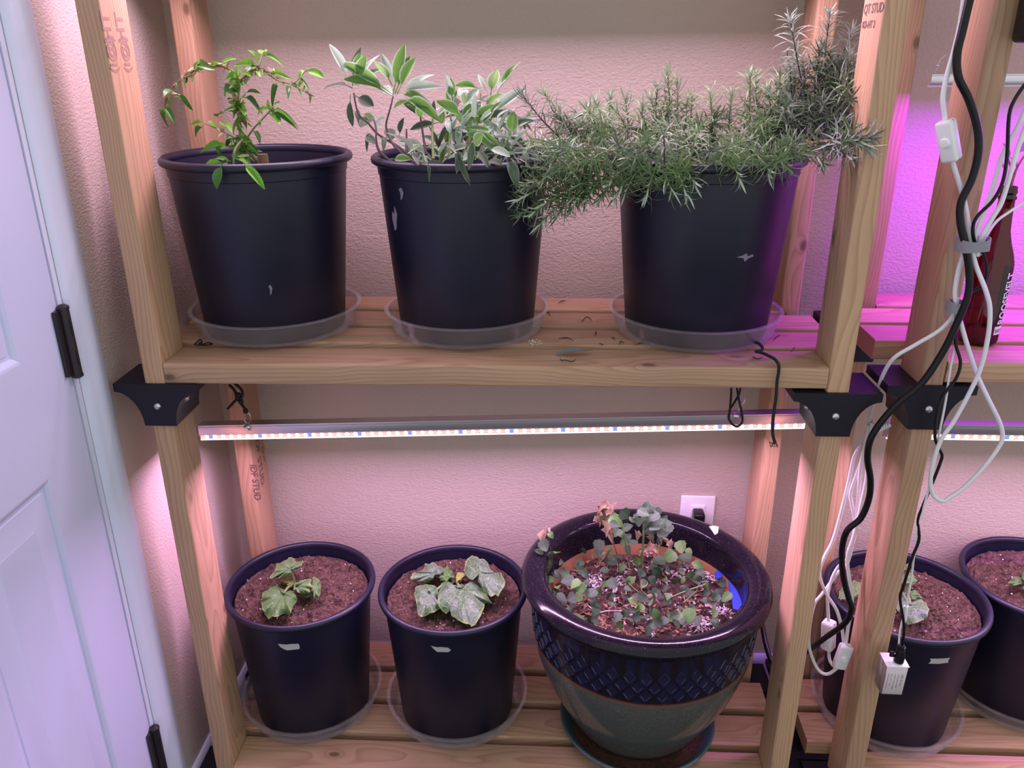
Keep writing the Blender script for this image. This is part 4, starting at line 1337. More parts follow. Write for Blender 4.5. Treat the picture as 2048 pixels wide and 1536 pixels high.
squash_pot('potted_squash', 'plain green squash seedling in the lower pot beside the left front post', POT4, 1, 4, LA,
           [((870, 790), (780, 480), 0.0, 0.046), ((860, 790), (640, 935), 0.0, 0.030), ((860, 800), (900, 790), 0.0, 0.028), ((1000, 850), (1220, 820), 0.030, 0.036)], lambda q: (500 + q.x / 9.6, 1090 + q.y / 9.6), ((578, 1294), 0.044, 0.017, TAPE))
LB = [([(700, 660), (790, 600), (830, 660), (900, 680), (1000, 690), (1060, 660), (1110, 690), (1200, 620), (1300, 600), (1390, 700), (1400, 790), (1480, 830), (1520, 920), (1570, 1000), (1450, 990), (1440, 1060), (1390, 1180), (1340, 1270), (1280, 1370), (1220, 1400), (1180, 1350), (1100, 1340), (1000, 1290), (950, 1250), (870, 1200), (855, 1100), (850, 1060), (830, 1140), (790, 1180), (710, 1120), (660, 1040), (640, 950), (640, 850), (690, 740)], (1020, 740), 0.040, 0.010, 0.020, 'squash_silver'),
      ([(260, 720), (330, 690), (410, 660), (490, 680), (590, 690), (640, 740), (650, 850), (630, 920), (680, 1020), (690, 1090), (600, 1140), (520, 1160), (440, 1210), (360, 1230), (310, 1190), (290, 1050), (270, 930), (240, 840)], (500, 830), 0.030, 0.010, 0.012, 'squash_silver'),
      ([(180, 560), (210, 490), (260, 450), (330, 470), (400, 420), (430, 310), (500, 330), (570, 290), (640, 360), (720, 370), (750, 420), (700, 500), (650, 540), (570, 520), (560, 590), (450, 640), (380, 610), (290, 620), (210, 620)], (610, 470), 0.036, 0.008, 0.010, 'squash_silver'),
      ([(750, 400), (810, 340), (860, 420), (900, 480), (930, 560), (850, 580), (760, 640), (690, 600), (660, 570), (720, 490)], (810, 550), 0.034, 0.006, 0.004, 'squash'),
      ([(960, 640), (950, 540), (980, 470), (1050, 470), (1110, 480), (1060, 570), (1000, 610)], (980, 600), 0.034, 0.004, 0.0, 'squash_yellow'),
      ([(1230, 175), (1150, 230), (1110, 330), (1095, 400), (1110, 490), (1180, 570), (1240, 600), (1310, 570), (1340, 510), (1330, 620), (1400, 720), (1410, 790), (1480, 820), (1550, 885), (1630, 840), (1680, 880), (1720, 800), (1770, 720), (1800, 630), (1760, 550), (1730, 470), (1620, 480), (1550, 420), (1500, 300), (1440, 240), (1360, 240), (1320, 200)], (1360, 470), 0.046, 0.008, 0.012, 'squash_silver')]
squash_pot('potted_squash', 'silvery veined squash seedling in the lower pot next to the glazed pot', POT5, 1, 5, LB,
           [((930, 650), (1020, 730), 0.0, 0.038), ((920, 640), (620, 480), 0.0, 0.034), ((920, 650), (560, 820), 0.0, 0.028), ((940, 640), (1350, 480), 0.0, 0.044), ((900, 640), (810, 560), 0.0, 0.032)], lambda q: (800 + q.x / 8.535, 1090 + q.y / 8.535), ((882, 1299), 0.042, 0.014, [(-1, 1), (-0.75, 0.1), (-0.4, -1), (0.7, -0.85), (1, -0.1), (0.7, 0.9), (0, 1), (-0.4, 0.8)]))
LC = [([(1060, 700), (1090, 560), (1130, 560), (1180, 640), (1205, 685), (1260, 660), (1330, 650), (1390, 690), (1420, 760), (1400, 840), (1340, 880), (1270, 910), (1180, 930), (1160, 880), (1120, 830), (1070, 780)], (1205, 720), 0.036, 0.006, 0.012, 'squash_silver'),
      ([(1210, 640), (1220, 560), (1260, 550), (1310, 590), (1340, 640), (1280, 650)], (1240, 610), 0.030, 0.004, 0.002, 'squash'),
      ([(420, 640), (430, 560), (470, 510), (560, 460), (610, 450), (720, 480), (700, 600), (580, 650), (500, 650)], (600, 560), 0.036, 0.006, 0.010, 'squash_pale'),
      ([(1110, 420), (1170, 350), (1240, 370), (1290, 450), (1240, 490), (1160, 490), (1100, 470)], (1180, 430), 0.030, 0.006, 0.006, 'squash_pale'),
      ([(1130, 330), (1150, 260), (1200, 250), (1205, 330), (1150, 350)], (1165, 310), 0.04, 0.004, 0.004, 'squash')]
squash_pot('potted_squash', 'squash seedling in the pot behind the hanging LED driver on the right rack', POT6, 1, 6, LC,
           [((1180, 600), (1205, 715), 0.0, 0.034), ((1170, 600), (1240, 610), 0.0, 0.028), ((1150, 590), (610, 560), 0.0, 0.034), ((1160, 590), (1175, 430), 0.0, 0.028), ((1160, 580), (1165, 320), 0, 0.036)], lambda q: (1600 + q.x / 5.485, 1080 + q.y / 5.485), ((1879, 1322), 0.042, 0.014, [(-1, 1), (-0.85, 0.1), (-1, -0.9), (0, -1), (1, -0.85), (0.85, 0), (1, 0.9), (0, 1)]))
LD = [([(1420, 1470), (1460, 1420), (1520, 1410), (1570, 1460), (1530, 1490), (1460, 1490)], (1550, 1465), 0.026, 0.004, 0.004, 'squash_pale'),
      ([(1550, 1420), (1565, 1360), (1620, 1330), (1660, 1380), (1640, 1450), (1590, 1460)], (1590, 1450), 0.034, 0.004, 0.004, 'squash'),
      ([(1555, 1520), (1600, 1480), (1680, 1490), (1700, 1550), (1620, 1570)], (1590, 1500), 0.026, 0.004, 0.004, 'squash_pale')]
squash_pot('potted_squash', 'young seedling in the soil pot cut by the right edge of the photo', POT7, 1, 7, LD, [((1600, 1470), (1555, 1465), 0.0, 0.024), ((1600, 1470), (1590, 1450), 0.0, 0.03)], lambda q: (1720 + q.x / 4.8, 860 + q.y / 4.8))

# ------------------------------------------------------------------ the glazed pot with lemon balm
CX, CY, CT = 0.884, 0.170, -0.521     # centre and top of the rim
CB = -H + 0.014


def glaze_material():
    mt, nt = new_mat('two_tone_glaze')
    tc = nd(nt, 'ShaderNodeTexCoord')
    sep = nd(nt, 'ShaderNodeSeparateXYZ', {0: tc.outputs['Object']})
    v = coords(nt, (1, 1, 1))
    n = noise_tex(nt, v, 26.0, 4.0, 0.6)
    z = mth(nt, 'ADD', sep.outputs[2], mth(nt, 'MULTIPLY', mth(nt, 'SUBTRACT', n, 0.5), 0.006))
    hb = 0.250          # height of the colour change above the foot
    streak = noise_tex(nt, coords(nt, (60, 60, 7)), 1.0, 4.0, 0.6)
    navy = mix(nt, ramp(nt, streak, [(0.45, 0.0), (0.75, 1.0)]), (0.012, 0.008, 0.012), (0.016, 0.020, 0.065))
    speck = noise_tex(nt, v, 260.0, 3.0, 0.7)
    grn = mix(nt, ramp(nt, speck, [(0.35, 0.0), (0.65, 1.0)]), (0.072, 0.077, 0.068), (0.125, 0.124, 0.108))
    grn = mix(nt, ramp(nt, n, [(0.4, 0.0), (0.8, 0.5)]), grn, (0.050, 0.085, 0.085))
    up = ramp(nt, mth(nt, 'MULTIPLY', mth(nt, 'SUBTRACT', z, hb - 0.005), 100.0), [(0.0, 0.0), (1.0, 1.0)])
    line = ramp(nt, mth(nt, 'ABSOLUTE', mth(nt, 'SUBTRACT', z, hb)), [(0.0, 1.0), (0.0022, 1.0), (0.0045, 0.0)])
    c = mix(nt, up, grn, navy)
    c = mix(nt, line, c, (0.20, 0.095, 0.045))
    r = mth(nt, 'ADD', 0.10, mth(nt, 'MULTIPLY', n, 0.10))
    finish(nt, c, r, speck, 0.03, 0.001, **{'Specular IOR Level': 0.45})
    return mt


M['glaze'] = glaze_material()


def rim_glaze():
    mt, nt = new_mat('black_rim_glaze')
    v = coords(nt, (1, 1, 1))
    n = noise_tex(nt, v, 18.0, 5.0, 0.65)
    dust = noise_tex(nt, v, 420.0, 2.0, 0.5)
    c = mix(nt, n, (0.004, 0.0035, 0.007), (0.014, 0.010, 0.017))
    c = mix(nt, ramp(nt, dust, [(0.66, 0.0), (0.74, 0.35)]), c, (0.35, 0.32, 0.36))
    finish(nt, c, mth(nt, 'ADD', 0.09, mth(nt, 'MULTIPLY', n, 0.12)), **{'Specular IOR Level': 0.27})
    return mt


M['rimglaze'] = rim_glaze()


def terracotta():
    mt, nt = new_mat('bare_terracotta')
    v = coords(nt, (1, 1, 1))
    n = noise_tex(nt, v, 14.0, 5.0, 0.65)
    finish(nt, mix(nt, n, (0.30, 0.135, 0.055), (0.44, 0.215, 0.10)), 0.85, n, 0.2, 0.002)
    return mt


M['terra'] = terracotta()
M['saucerglaze'] = plain('teal_saucer_glaze', (0.075, 0.115, 0.125), 0.14)
M['saucerin'] = soil_material('rusty_saucer_bed', (0.05, 0.022, 0.012), (0.12, 0.05, 0.025), (0.2, 0.09, 0.045))
cs_prof = [(0.0, 0.0), (0.140, 0.0), (0.150, 0.004), (0.166, 0.026), (0.172, 0.034), (0.174, 0.038), (0.171, 0.042), (0.165, 0.040), (0.146, 0.013), (0.138, 0.010), (0.0, 0.010)]
csau = single('glazed_saucer', MB().lathe(cs_prof, (CX, CY - 0.018, -H + 0.0005), 72), M['saucerglaze'], 'teal glazed ceramic saucer under the big glazed pot', 'saucer', (CX, CY - 0.018, -H + 0.0005), angle=60)
bed = part('dirt_film', MB().lathe([(0.0, 0.0112), (0.140, 0.0112), (0.148, 0.0165)], (CX, CY - 0.018, -H + 0.0005), 48), M['saucerin'], csau)

balm = thing('potted_balm', 'withered lemon balm in the big navy and green glazed pot', 'potted plant', (CX, CY, CB))
CH = CT - CB
bodyp = [(0.0, 0.0), (0.119, 0.0), (0.130, 0.004), (0.143, 0.022), (0.177, 0.082), (0.207, 0.145), (0.2270, 0.205), (0.2340, 0.240), (0.2370, 0.280), (0.2395, 0.315), (0.2385, 0.340), (0.2355, 0.354), (0.2360, CH - 0.030)]
inner = [(0.2120, CH - 0.030), (0.2090, CH - 0.060), (0.2060, CH - 0.072)]
gl = part('glazed_body', MB().lathe(bodyp, (CX, CY, CB), 96), M['glaze'], balm, True, 60)
lipp = []
for k in range(17):
    a = math.radians(-100 + k * 280 / 16)
    lipp.append((0.2365 + 0.0260 * math.cos(a), CH - 0.0180 + 0.0180 * math.sin(a)))
lipp += inner
part('rolled_rim', MB().lathe(lipp, (CX, CY, CB), 96), M['rimglaze'], balm, True, 80)
part('clay_lining', MB().lathe([(0.2062, CH - 0.0715), (0.2030, CH - 0.100), (0.1980, CH - 0.150)], (CX, CY, CB), 96), M['terra'], balm)
# embossed lozenges around the shoulder
M['lozenge'] = plain('navy_lozenge_glaze', (0.016, 0.016, 0.045), 0.14)


def body_r(z):
    for (r0, z0), (r1, z1) in zip(bodyp, bodyp[1:]):
        if z0 <= z <= z1 and z1 > z0:
            return r0 + (r1 - r0) * (z - z0) / (z1 - z0)
    return 0.23


loz = MB()
outl = [(0, 0.5), (-0.5, 0), (0, -0.5), (0.5, 0)]
loz.add([(a * 1.0, b * 1.0, 0.0) for a, b in outl] + [(a * 0.93, b * 0.93, 0.09) for a, b in outl] + [(a * 0.70, b * 0.70, 0.09) for a, b in outl] + [(a * 0.60, b * 0.60, 0.03) for a, b in outl],
        [(i, (i + 1) % 4, 4 + (i + 1) % 4, 4 + i) for i in range(4)] + [(4 + i, 4 + (i + 1) % 4, 8 + (i + 1) % 4, 8 + i) for i in range(4)] + [(8 + i, 8 + (i + 1) % 4, 12 + (i + 1) % 4, 12 + i) for i in range(4)] + [(12, 13, 14, 15)])
LOZ = loz.mesh('lozenge', smooth=False)
NL = 46
for row, zc in enumerate((0.318, 0.297, 0.276)):
    for k in range(NL):
        t = 2 * math.pi * (k + 0.5 * (row % 2)) / NL
        if math.sin(t) > 0.45:
            continue
        r = body_r(zc)
        sl = math.atan2(body_r(zc + 0.015) - body_r(zc - 0.015), 0.03)
        nrm = Vector((math.cos(t) * math.cos(sl), math.sin(t) * math.cos(sl), -math.sin(sl)))
        xd = Vector((-math.sin(t), math.cos(t), 0))
        yd = nrm.cross(xd)
        inst('lozenge_relief', LOZ, M['lozenge'], gl, frame(Vector((CX + r * math.cos(t), CY + r * math.sin(t), CB + zc)) + nrm * -0.0004, xd * 0.0275, yd * 0.0365, nrm * 0.026))

ZS = CT - 0.100
soil(balm, CX, CY, ZS, 0.199, 9, M['drysoil'], 0.016, 40, 130, dome=0.012)


def C6(u, v):
    return (1020 + u / 3.657, 970 + v / 3.657)


rb = random.Random(77)


def litter(name, mat, spots, n, size, kind_seed):
    rg = random.Random(kind_seed)
    mb = MB()
    for (u, v, rad) in spots:
        for _ in range(n):
            a, q = rg.random() * 6.283, math.sqrt(rg.random()) * rad
            p = pz(*C6(u + q * math.cos(a), v + q * math.sin(a) * 0.7), (ZS + rg.uniform(0.010, 0.024)) / MM)
            if math.hypot(p.x - CX, p.y - CY) > 0.195:
                continue
            d = Vector((rg.gauss(0, 1), rg.gauss(0, 1), rg.gauss(0, 0.35))).normalized()
            s = size * rg.uniform(0.5, 1.6)
            side = d.cross(Vector((rg.gauss(0, 0.5), rg.gauss(0, 0.5), 1))).normalized() * s * rg.uniform(0.15, 0.45)
            up = d.cross(side).normalized() * s * rg.uniform(0.1, 0.5)
            mb.add([p - d * s, p - d * s * 0.2 + side + up, p + d * s, p - d * s * 0.1 - side + up * 0.6], [(0, 1, 2), (0, 2, 3)])
    o = part(name, mb, mat, balm, False)
    o['kind'] = 'stuff'


M['fluff'] = plain('white_mouldy_litter', (0.58, 0.52, 0.54), 0.9)
M['brownlit'] = plain('brown_dead_leaves', (0.30, 0.17, 0.10), 0.9)
M['darklit'] = plain('dark_dead_leaves', (0.10, 0.055, 0.045), 0.9)
litter('white_litter', M['fluff'], [(570, 690, 75), (640, 690, 60), (600, 740, 60), (1440, 600, 70), (1480, 660, 60), (1390, 560, 60), (1430, 720, 60), (1500, 890, 90), (1570, 930, 70), (1390, 1000, 90), (1470, 1010, 70), (1230, 640, 60), (1300, 600, 60), (1340, 1050, 80), (1040, 1080, 35), (700, 480, 50), (1010, 480, 60), (800, 700, 60), (900, 620, 120), (1150, 700, 120), (700, 800, 120), (1250, 850, 120), (900, 950, 120)], 30, 0.0052, 1)
litter('brown_litter', M['brownlit'], [(500, 900, 120), (700, 960, 140), (900, 1000, 160), (1150, 1000, 160), (640, 1030, 90), (1300, 960, 120), (900, 880, 150), (1000, 620, 200), (1000, 400, 60), (600, 600, 160), (1400, 830, 140), (450, 800, 110)], 60, 0.0062, 2)
litter('dark_litter', M['darklit'], [(700, 850, 220), (1000, 900, 220), (1300, 800, 200), (600, 650, 200), (1100, 620, 200), (400, 780, 120)], 60, 0.006, 3)

BL = [leaf_mesh('balm_leaf_%d' % i, 'ovate', c, f, t, 8, 0.07, w, i + 70) for i, (c, f, t, w) in enumerate([(0.15, 0.06, 0, 0.03), (0.4, 0.10, 0.3, 0.05), (0.6, 0.14, -0.3, 0.05), (-0.1, 0.10, 0.2, 0.04)])]
tall = [(1000, 160, 60), (1040, 170, 50), (970, 205, 60), (1050, 230, 70), (990, 240, 60), (930, 225, 45), (1080, 195, 50), (1100, 290, 70), (1150, 320, 70), (1060, 300, 60), (1030, 330, 60), (1110, 350, 60), (940, 270, 50), (1000, 290, 50), (1150, 280, 50), (1130, 250, 45), (1020, 200, 55), (960, 175, 40),
        (770, 260, 75), (840, 215, 75), (855, 310, 55), (790, 340, 50), (860, 370, 50), (760, 290, 50), (890, 260, 40), (820, 360, 40), (830, 420, 45), (900, 420, 45), (1080, 410, 45)]
low = [(250, 440, 60), (215, 490, 45), (340, 490, 45), (300, 510, 35), (280, 590, 60), (300, 365, 35), (540, 480, 40), (650, 440, 70), (650, 500, 60), (740, 480, 60), (510, 600, 65), (740, 555, 65), (700, 550, 50), (790, 530, 60), (600, 530, 50), (400, 640, 60), (340, 650, 50), (300, 690, 40), (430, 700, 70), (480, 720, 60), (520, 750, 60),
       (600, 790, 60), (640, 790, 50), (380, 830, 70), (450, 830, 60), (310, 800, 45), (350, 750, 40), (560, 800, 40), (500, 820, 50), (750, 720, 60), (860, 470, 50), (880, 540, 50), (1090, 560, 70), (1060, 600, 60), (1080, 640, 60), (1150, 620, 60), (1170, 520, 80), (1250, 450, 70), (1280, 530, 70), (1310, 490, 50), (1360, 690, 60), (1390, 640, 50), (1320, 660, 50),
       (1480, 770, 70), (1540, 810, 80), (1500, 830, 60), (1570, 730, 50), (1590, 820, 60), (1440, 850, 50), (1550, 720, 50), (960, 820, 60), (1060, 800, 70), (910, 820, 50), (1020, 850, 50), (1150, 850, 40), (950, 900, 50), (840, 940, 45), (870, 980, 45), (990, 970, 50), (1040, 1010, 60), (1010, 1070, 50), (1160, 960, 70), (1130, 990, 50), (1260, 900, 50), (1310, 950, 70),
       (1240, 960, 50), (1260, 1000, 40), (430, 920, 40), (580, 1010, 45), (540, 990, 35), (640, 870, 30), (260, 730, 40), (280, 780, 45), (690, 620, 45), (820, 600, 45), (960, 640, 50), (930, 560, 45), (1210, 700, 45), (1270, 760, 45), (880, 700, 50), (980, 720, 45), (1040, 690, 50)] + [(int(k * 173 % 1150) + 380, int(k * 97 % 470) + 560, 34 + k % 5 * 5) for k in range(60)]


def balm_leaf(p, size, mk, me=None):
    d = Vector((rb.gauss(0, 1), rb.gauss(-0.5, 0.6), rb.gauss(-0.25, 0.45))).normalized()
    ln = size / 3.657 * MM * 1.75
    nrm = Vector((rb.gauss(0, 0.35), -0.55 + rb.gauss(0, 0.3), 0.9))
    put_leaf(balm, me or rb.choice(BL), M[mk], p - d * ln * 0.45, p + d * ln * 0.55, ln * rb.uniform(0.72, 0.9), nrm)


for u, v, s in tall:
    lit = u < 900 and rb.random() < 0.6  # left-hand stalks mostly take the brighter leaf green
    balm_leaf(py(*C6(u, v), 235 + rb.uniform(-25, 15)), s, 'balm_fresh' if lit else 'balm')
for u, v, s in low:
    p = pz(*C6(u, v), (ZS + rb.uniform(0.030, 0.060)) / MM)
    if u < 360 and v < 620:
        p = py(*C6(u, v), 215)
    balm_leaf(p, s, 'balm_fresh' if rb.random() < 0.25 else 'balm')
for u, v in [(660, 190), (690, 230), (730, 190), (640, 220), (680, 165), (710, 300), (720, 335), (750, 320), (700, 260), (745, 175), (655, 250)]:
    balm_leaf(py(*C6(u, v), 300 + rb.uniform(-20, 15)), 62, 'balm_dry', rb.choice(CRUMP))
for u, v in [(1090, 330), (1130, 420), (1020, 450), (1060, 830), (260, 350), (240, 370), (930, 380), (1030, 400), (1480, 860), (1180, 440), (700, 520), (900, 860), (1080, 470)]:
    balm_leaf(pz(*C6(u, v), (ZS + 0.05) / MM) if v > 400 else py(*C6(u, v), 240), 55, 'balm_dry', rb.choice(CRUMP))
for pts, r0, mk in (([(960, 640, 0.01), (965, 560, 0.03), (975, 450, 0.07)], 0.0030, 'stem_g'), ([(880, 640, 0.01), (860, 520, 0.05), (840, 420, 0.08)], 0.0016, 'stem_g'), ([(1000, 640, 0.01), (1060, 520, 0.04), (1100, 430, 0.07)], 0.0016, 'stem_g'),
                    ([(310, 720, 0.0), (315, 640, 0.02), (300, 540, 0.05)], 0.0016, 'stem_d'), ([(1120, 850, 0.01), (1250, 790, 0.04), (1430, 725, 0.05)], 0.0018, 'stem_g'), ([(860, 720, 0.01), (850, 800, 0.03), (920, 930, 0.03)], 0.0014, 'stem_g'), ([(1130, 1090, 0.0), (1120, 980, 0.02), (1100, 870, 0.04)], 0.0014, 'stem_d'),
                    ([(950, 640, 0.01), (960, 760, 0.035), (1000, 800, 0.04)], 0.0013, 'stem_b'), ([(570, 880, 0.01), (640, 930, 0.03), (720, 920, 0.03), (830, 920, 0.02)], 0.0014, 'fluff'), ([(1110, 700, 0.01), (1140, 780, 0.03), (1150, 860, 0.03)], 0.0014, 'stem_d'), ([(840, 690, 0.04), (900, 750, 0.04), (960, 800, 0.04)], 0.0012, 'stem_b'), ([(870, 800, 0.02), (920, 760, 0.04)], 0.0012, 'stem_b'), ([(1270, 860, 0.02), (1370, 770, 0.04)], 0.0018, 'stem_g')):
    stem(balm, [pz(*C6(u, v), (ZS + h) / MM) for u, v, h in pts], r0, r0 * 0.7, M[mk], 'stem')
stem(balm, [pz(*C6(960, 640), (ZS + 0.01) / MM), py(*C6(965, 500), 238), py(*C6(975, 400), 238), py(*C6(980, 290), 236), py(*C6(1000, 190), 234)], 0.0032, 0.0016, M['stem_g'])
stem(balm, [pz(*C6(880, 600), (ZS + 0.01) / MM), py(*C6(845, 450), 240), py(*C6(830, 320), 240), py(*C6(810, 250), 238)], 0.0018, 0.0010, M['stem_g'])
stem(balm, [pz(*C6(310, 700), (ZS + 0.0) / MM), py(*C6(318, 620), 215), py(*C6(300, 500), 215), py(*C6(285, 400), 215), py(*C6(268, 310), 220)], 0.0014, 0.0008, M['stem_d'])
stem(balm, [pz(*C6(800, 560), (ZS + 0.01) / MM), py(*C6(750, 400), 285), py(*C6(700, 230), 300), py(*C6(680, 160), 300)], 0.0014, 0.0009, M['stem_b'])

# blue scrap and chalky chip in the glazed pot
M['blue'] = plain('blue_plastic', (0.035, 0.060, 0.42), 0.35)


def scrap(name, outline, z, mat, label, cat, conv, th=0.002, slope=0.0):
    pts = [pz(*conv(u, v), z / MM) for u, v in outline]
    c = sum(pts, Vector()) / len(pts)
    n = len(pts)
    vs = [p + Vector((0, 0, slope * (p.x - c.x))) for p in pts]
    vs = vs + [p - Vector((0, 0, th)) for p in vs]
    mb = MB().add(vs, [tuple(range(n)), tuple(range(2 * n - 1, n - 1, -1))] + [(i, n + i, n + (i + 1) % n, (i + 1) % n) for i in range(n)])
    return single(name, mb, mat, label, cat, c, smooth=False)


CV = lambda u, v: (1280 + u / 5.907, 1000 + v / 5.907)
scrap('plastic_scrap', [(1045, 940), (1130, 945), (1150, 990), (1210, 1000), (1250, 1010), (1262, 1130), (1225, 1215), (1160, 1290), (1100, 1260), (1090, 1160), (1060, 1060)], ZS + 0.030, M['blue'], 'blue plastic scrap lying in the glazed pot by its right rim', 'scrap', CV, slope=0.25)
scrap('plastic_scrap', [(880, 860), (920, 825), (965, 860), (970, 910), (920, 930), (885, 915)], ZS + 0.028, M['blue'], 'smaller blue scrap among white litter in the glazed pot', 'scrap', CV)
scrap('chalk_chip', [(818, 308), (870, 303), (930, 315), (922, 380), (885, 402), (850, 350)], CT + 0.0025, M['perlite'], 'white chip lying on the back right of the glazed rim', 'chip', CV, 0.003)
scrap('clay_shard', [(1255, 1040), (1300, 1050), (1320, 1110), (1250, 1230), (1180, 1290), (1160, 1280), (1225, 1215), (1262, 1130)], ZS + 0.028, M['terra'], 'pale clay shard beside the blue scrap in the glazed pot', 'shard', CV, 0.003, 0.2)
#PART4

# ------------------------------------------------------------------ cables on the right rack's front post
def cable(name, label, pts, r, mat, seg=10, n=6, cat='cable'):
    w = [py(*p) for p in pts]
    base = min(w, key=lambda p: p.z).copy()
    return single(name, MB().tube(smooth_path(w, n), r, seg), mat, label, cat, base)


cable('power_cable', 'thick black extension cable snaking down the right rack to the wall socket',
      [(1942, -12, -60), (1925, 60, -62), (1914, 110, -62), (1917, 155, -62), (1938, 200, -60), (1955, 258, -58), (1956, 310, -56), (1943, 360, -54), (1922, 405, -52), (1921, 445, -52), (1930, 488, -54), (1938, 540, -54), (1936, 590, -54), (1912, 650, -50), (1885, 705, -46), (1842, 768, -44), (1790, 812, -42), (1746, 868, -40), (1735, 912, -36), (1741, 960, -32),
       (1737, 1000, -28), (1721, 1037, -24), (1694, 1062, -20), (1684, 1100, -10), (1686, 1150, 10), (1697, 1195, 8), (1703, 1218, 6), (1690, 1246, 14), (1650, 1276, 50), (1612, 1304, 100), (1578, 1326, 130), (1548, 1330, 150), (1532, 1290, 190), (1521, 1238, 250), (1495, 1175, 330), (1440, 1130, 420), (1395, 1100, 446), (1393, 1048, 446)],
      0.0056, M['blackrub'], 12)
inst('plug_body', soft_box((0.026, 0.036, 0.030), 0.005), M['blackrub'], outlet, Matrix.Translation((1.043, YW - 0.027, -0.556)))

cable('white_cable', 'white lamp cord looping far down to the right of the post and back', [(1929, -10, -52), (1920, 50, -52), (1907, 105, -52), (1893, 155, -52), (1886, 195, -52), (1889, 228, -52), (1896, 282, -50), (1907, 330, -50), (1924, 385, -44), (1934, 430, -44), (1942, 488, -46), (1952, 532, -52), (1972, 583, -60), (1980, 624, -62), (1974, 685, -62), (1955, 752, -60), (1911, 837, -56), (1882, 880, -54), (1866, 927, -52), (1861, 965, -50), (1868, 992, -50), (1886, 1002, -50), (1899, 995, -50), (1930, 973, -50), (1970, 931, -50), (1998, 893, -50), (2005, 871, -50), (1999, 844, -50), (1979, 803, -50), (1955, 752, -46), (1938, 702, -44), (1924, 655, -42), (1913, 612, -40), (1910, 580, -38), (1920, 530, -36), (1938, 492, -36)], 0.0036, M['white'])
cable('white_cable', 'white cord arching from the lower grey wrap down behind the left bracket', [(1915, 596, -34), (1908, 628, -34), (1880, 660, -30), (1830, 690, -20), (1788, 716, -8), (1765, 752, 20), (1752, 795, 50), (1740, 835, 90), (1733, 865, 100), (1722, 890, 105), (1708, 915, 108), (1698, 960, 108), (1686, 1010, 106), (1674, 1055, 104), (1663, 1087, 100), (1646, 1120, 90), (1639, 1150, 80), (1653, 1188, 70), (1673, 1220, 62), (1684, 1258, 58), (1688, 1290, 55)], 0.0034, M['white'])
cable('white_cable', 'white cord rising steeply from the upper wrap to the right photo edge', [(1946, 510, -42), (1950, 476, -44), (1965, 431, -42), (1983, 385, -40), (2005, 312, -30), (2039, 247, -20), (2062, 190, -15)], 0.0036, M['white'])
cable('white_cable', 'second white cord rising from the upper wrap beside the thin black cord', [(1955, 512, -46), (1962, 476, -48), (1985, 436, -50), (2003, 405, -50), (2020, 350, -46), (2038, 290, -40), (2060, 235, -36)], 0.0036, M['white'])
cable('white_cable', 'thin white wire slanting up past the bottle neck', [(1962, 510, -42), (1970, 478, -42), (1992, 444, -40), (2020, 423, -36), (2056, 400, -30)], 0.0022, M['white'], 8)
cable('white_cable', 'white wire running down the post to the LED driver box', [(1926, 500, -36), (1916, 540, -34), (1910, 580, -34), (1913, 610, -35), (1907, 634, -36), (1911, 685, -38), (1901, 736, -40), (1891, 803, -40), (1879, 865, -42), (1870, 915, -44), (1858, 975, -44), (1846, 1020, -42), (1834, 1058, -40), (1831, 1093, -38), (1827, 1120, -36), (1822, 1162, -34), (1813, 1208, -34), (1808, 1235, -36), (1800, 1262, -40), (1797, 1304, -44)], 0.0020, M['white'], 8)
conn = single('wire_connector', MB().tube([py(1812, 1212, -34), py(1809, 1238, -36), py(1804, 1250, -38)], [0.0042, 0.0044, 0.0034], 10), M['white'], 'white inline wire connector above the LED driver', 'connector', py(1809, 1238, -36))
cable('black_cable', 'thin black cord from the right photo edge to the LED driver plug', [(2060, 155, -34), (2030, 198, -38), (2018, 234, -42), (2014, 312, -48), (2005, 365, -54), (1985, 402, -56), (1956, 431, -54), (1946, 454, -52), (1950, 486, -50), (1966, 506, -50), (1973, 532, -50), (1968, 568, -46), (1946, 583, -42), (1926, 605, -38), (1914, 640, -38), (1911, 685, -42), (1921, 725, -46), (1911, 759, -46), (1885, 793, -44), (1874, 830, -44), (1870, 872, -44), (1876, 893, -42), (1884, 910, -40), (1880, 927, -40), (1868, 958, -40), (1845, 1014, -40), (1836, 1041, -40), (1838, 1079, -42), (1824, 1116, -42), (1807, 1172, -42), (1800, 1195, -42), (1806, 1235, -44), (1808, 1262, -46), (1803, 1300, -46)], 0.0026, M['blackrub'], 8)
cable('white_cable', 'white cord hanging between the racks down to the rear rocker switch', [(1742, 840, 95), (1738, 868, 98), (1728, 905, 100), (1712, 952, 100), (1701, 987, 98), (1704, 1012, 96), (1710, 1050, 94), (1706, 1085, 92), (1694, 1118, 90), (1677, 1133, 88), (1664, 1157, 86), (1655, 1193, 84), (1657, 1239, 82), (1657, 1272, 82), (1657, 1300, 82), (1660, 1322, 78), (1671, 1337, 68)], 0.0032, M['white'])
cable('white_cable', 'white cord coming down in front to the top of the lower rocker switch', [(1744, 845, 85), (1736, 890, 85), (1734, 950, 82), (1722, 1010, 78), (1708, 1070, 70), (1695, 1112, 62), (1698, 1153, 52), (1704, 1189, 46), (1702, 1226, 42), (1696, 1256, 42), (1691, 1296, 44)], 0.0034, M['white'])
cable('white_cable', 'white cord swinging out left beside the post to the bottom of the lower switch', [(1738, 850, 90), (1722, 930, 92), (1716, 1000, 92), (1706, 1080, 92), (1694, 1128, 92), (1676, 1146, 90), (1646, 1186, 88), (1628, 1210, 86), (1619, 1253, 84), (1618, 1290, 80), (1627, 1322, 74), (1640, 1343, 66), (1656, 1348, 58), (1674, 1336, 52), (1683, 1325, 50)], 0.0034, M['white'])
sr_pts = [py(1748, 864, 40), py(1764, 856, 40), py(1781, 850, 40)]
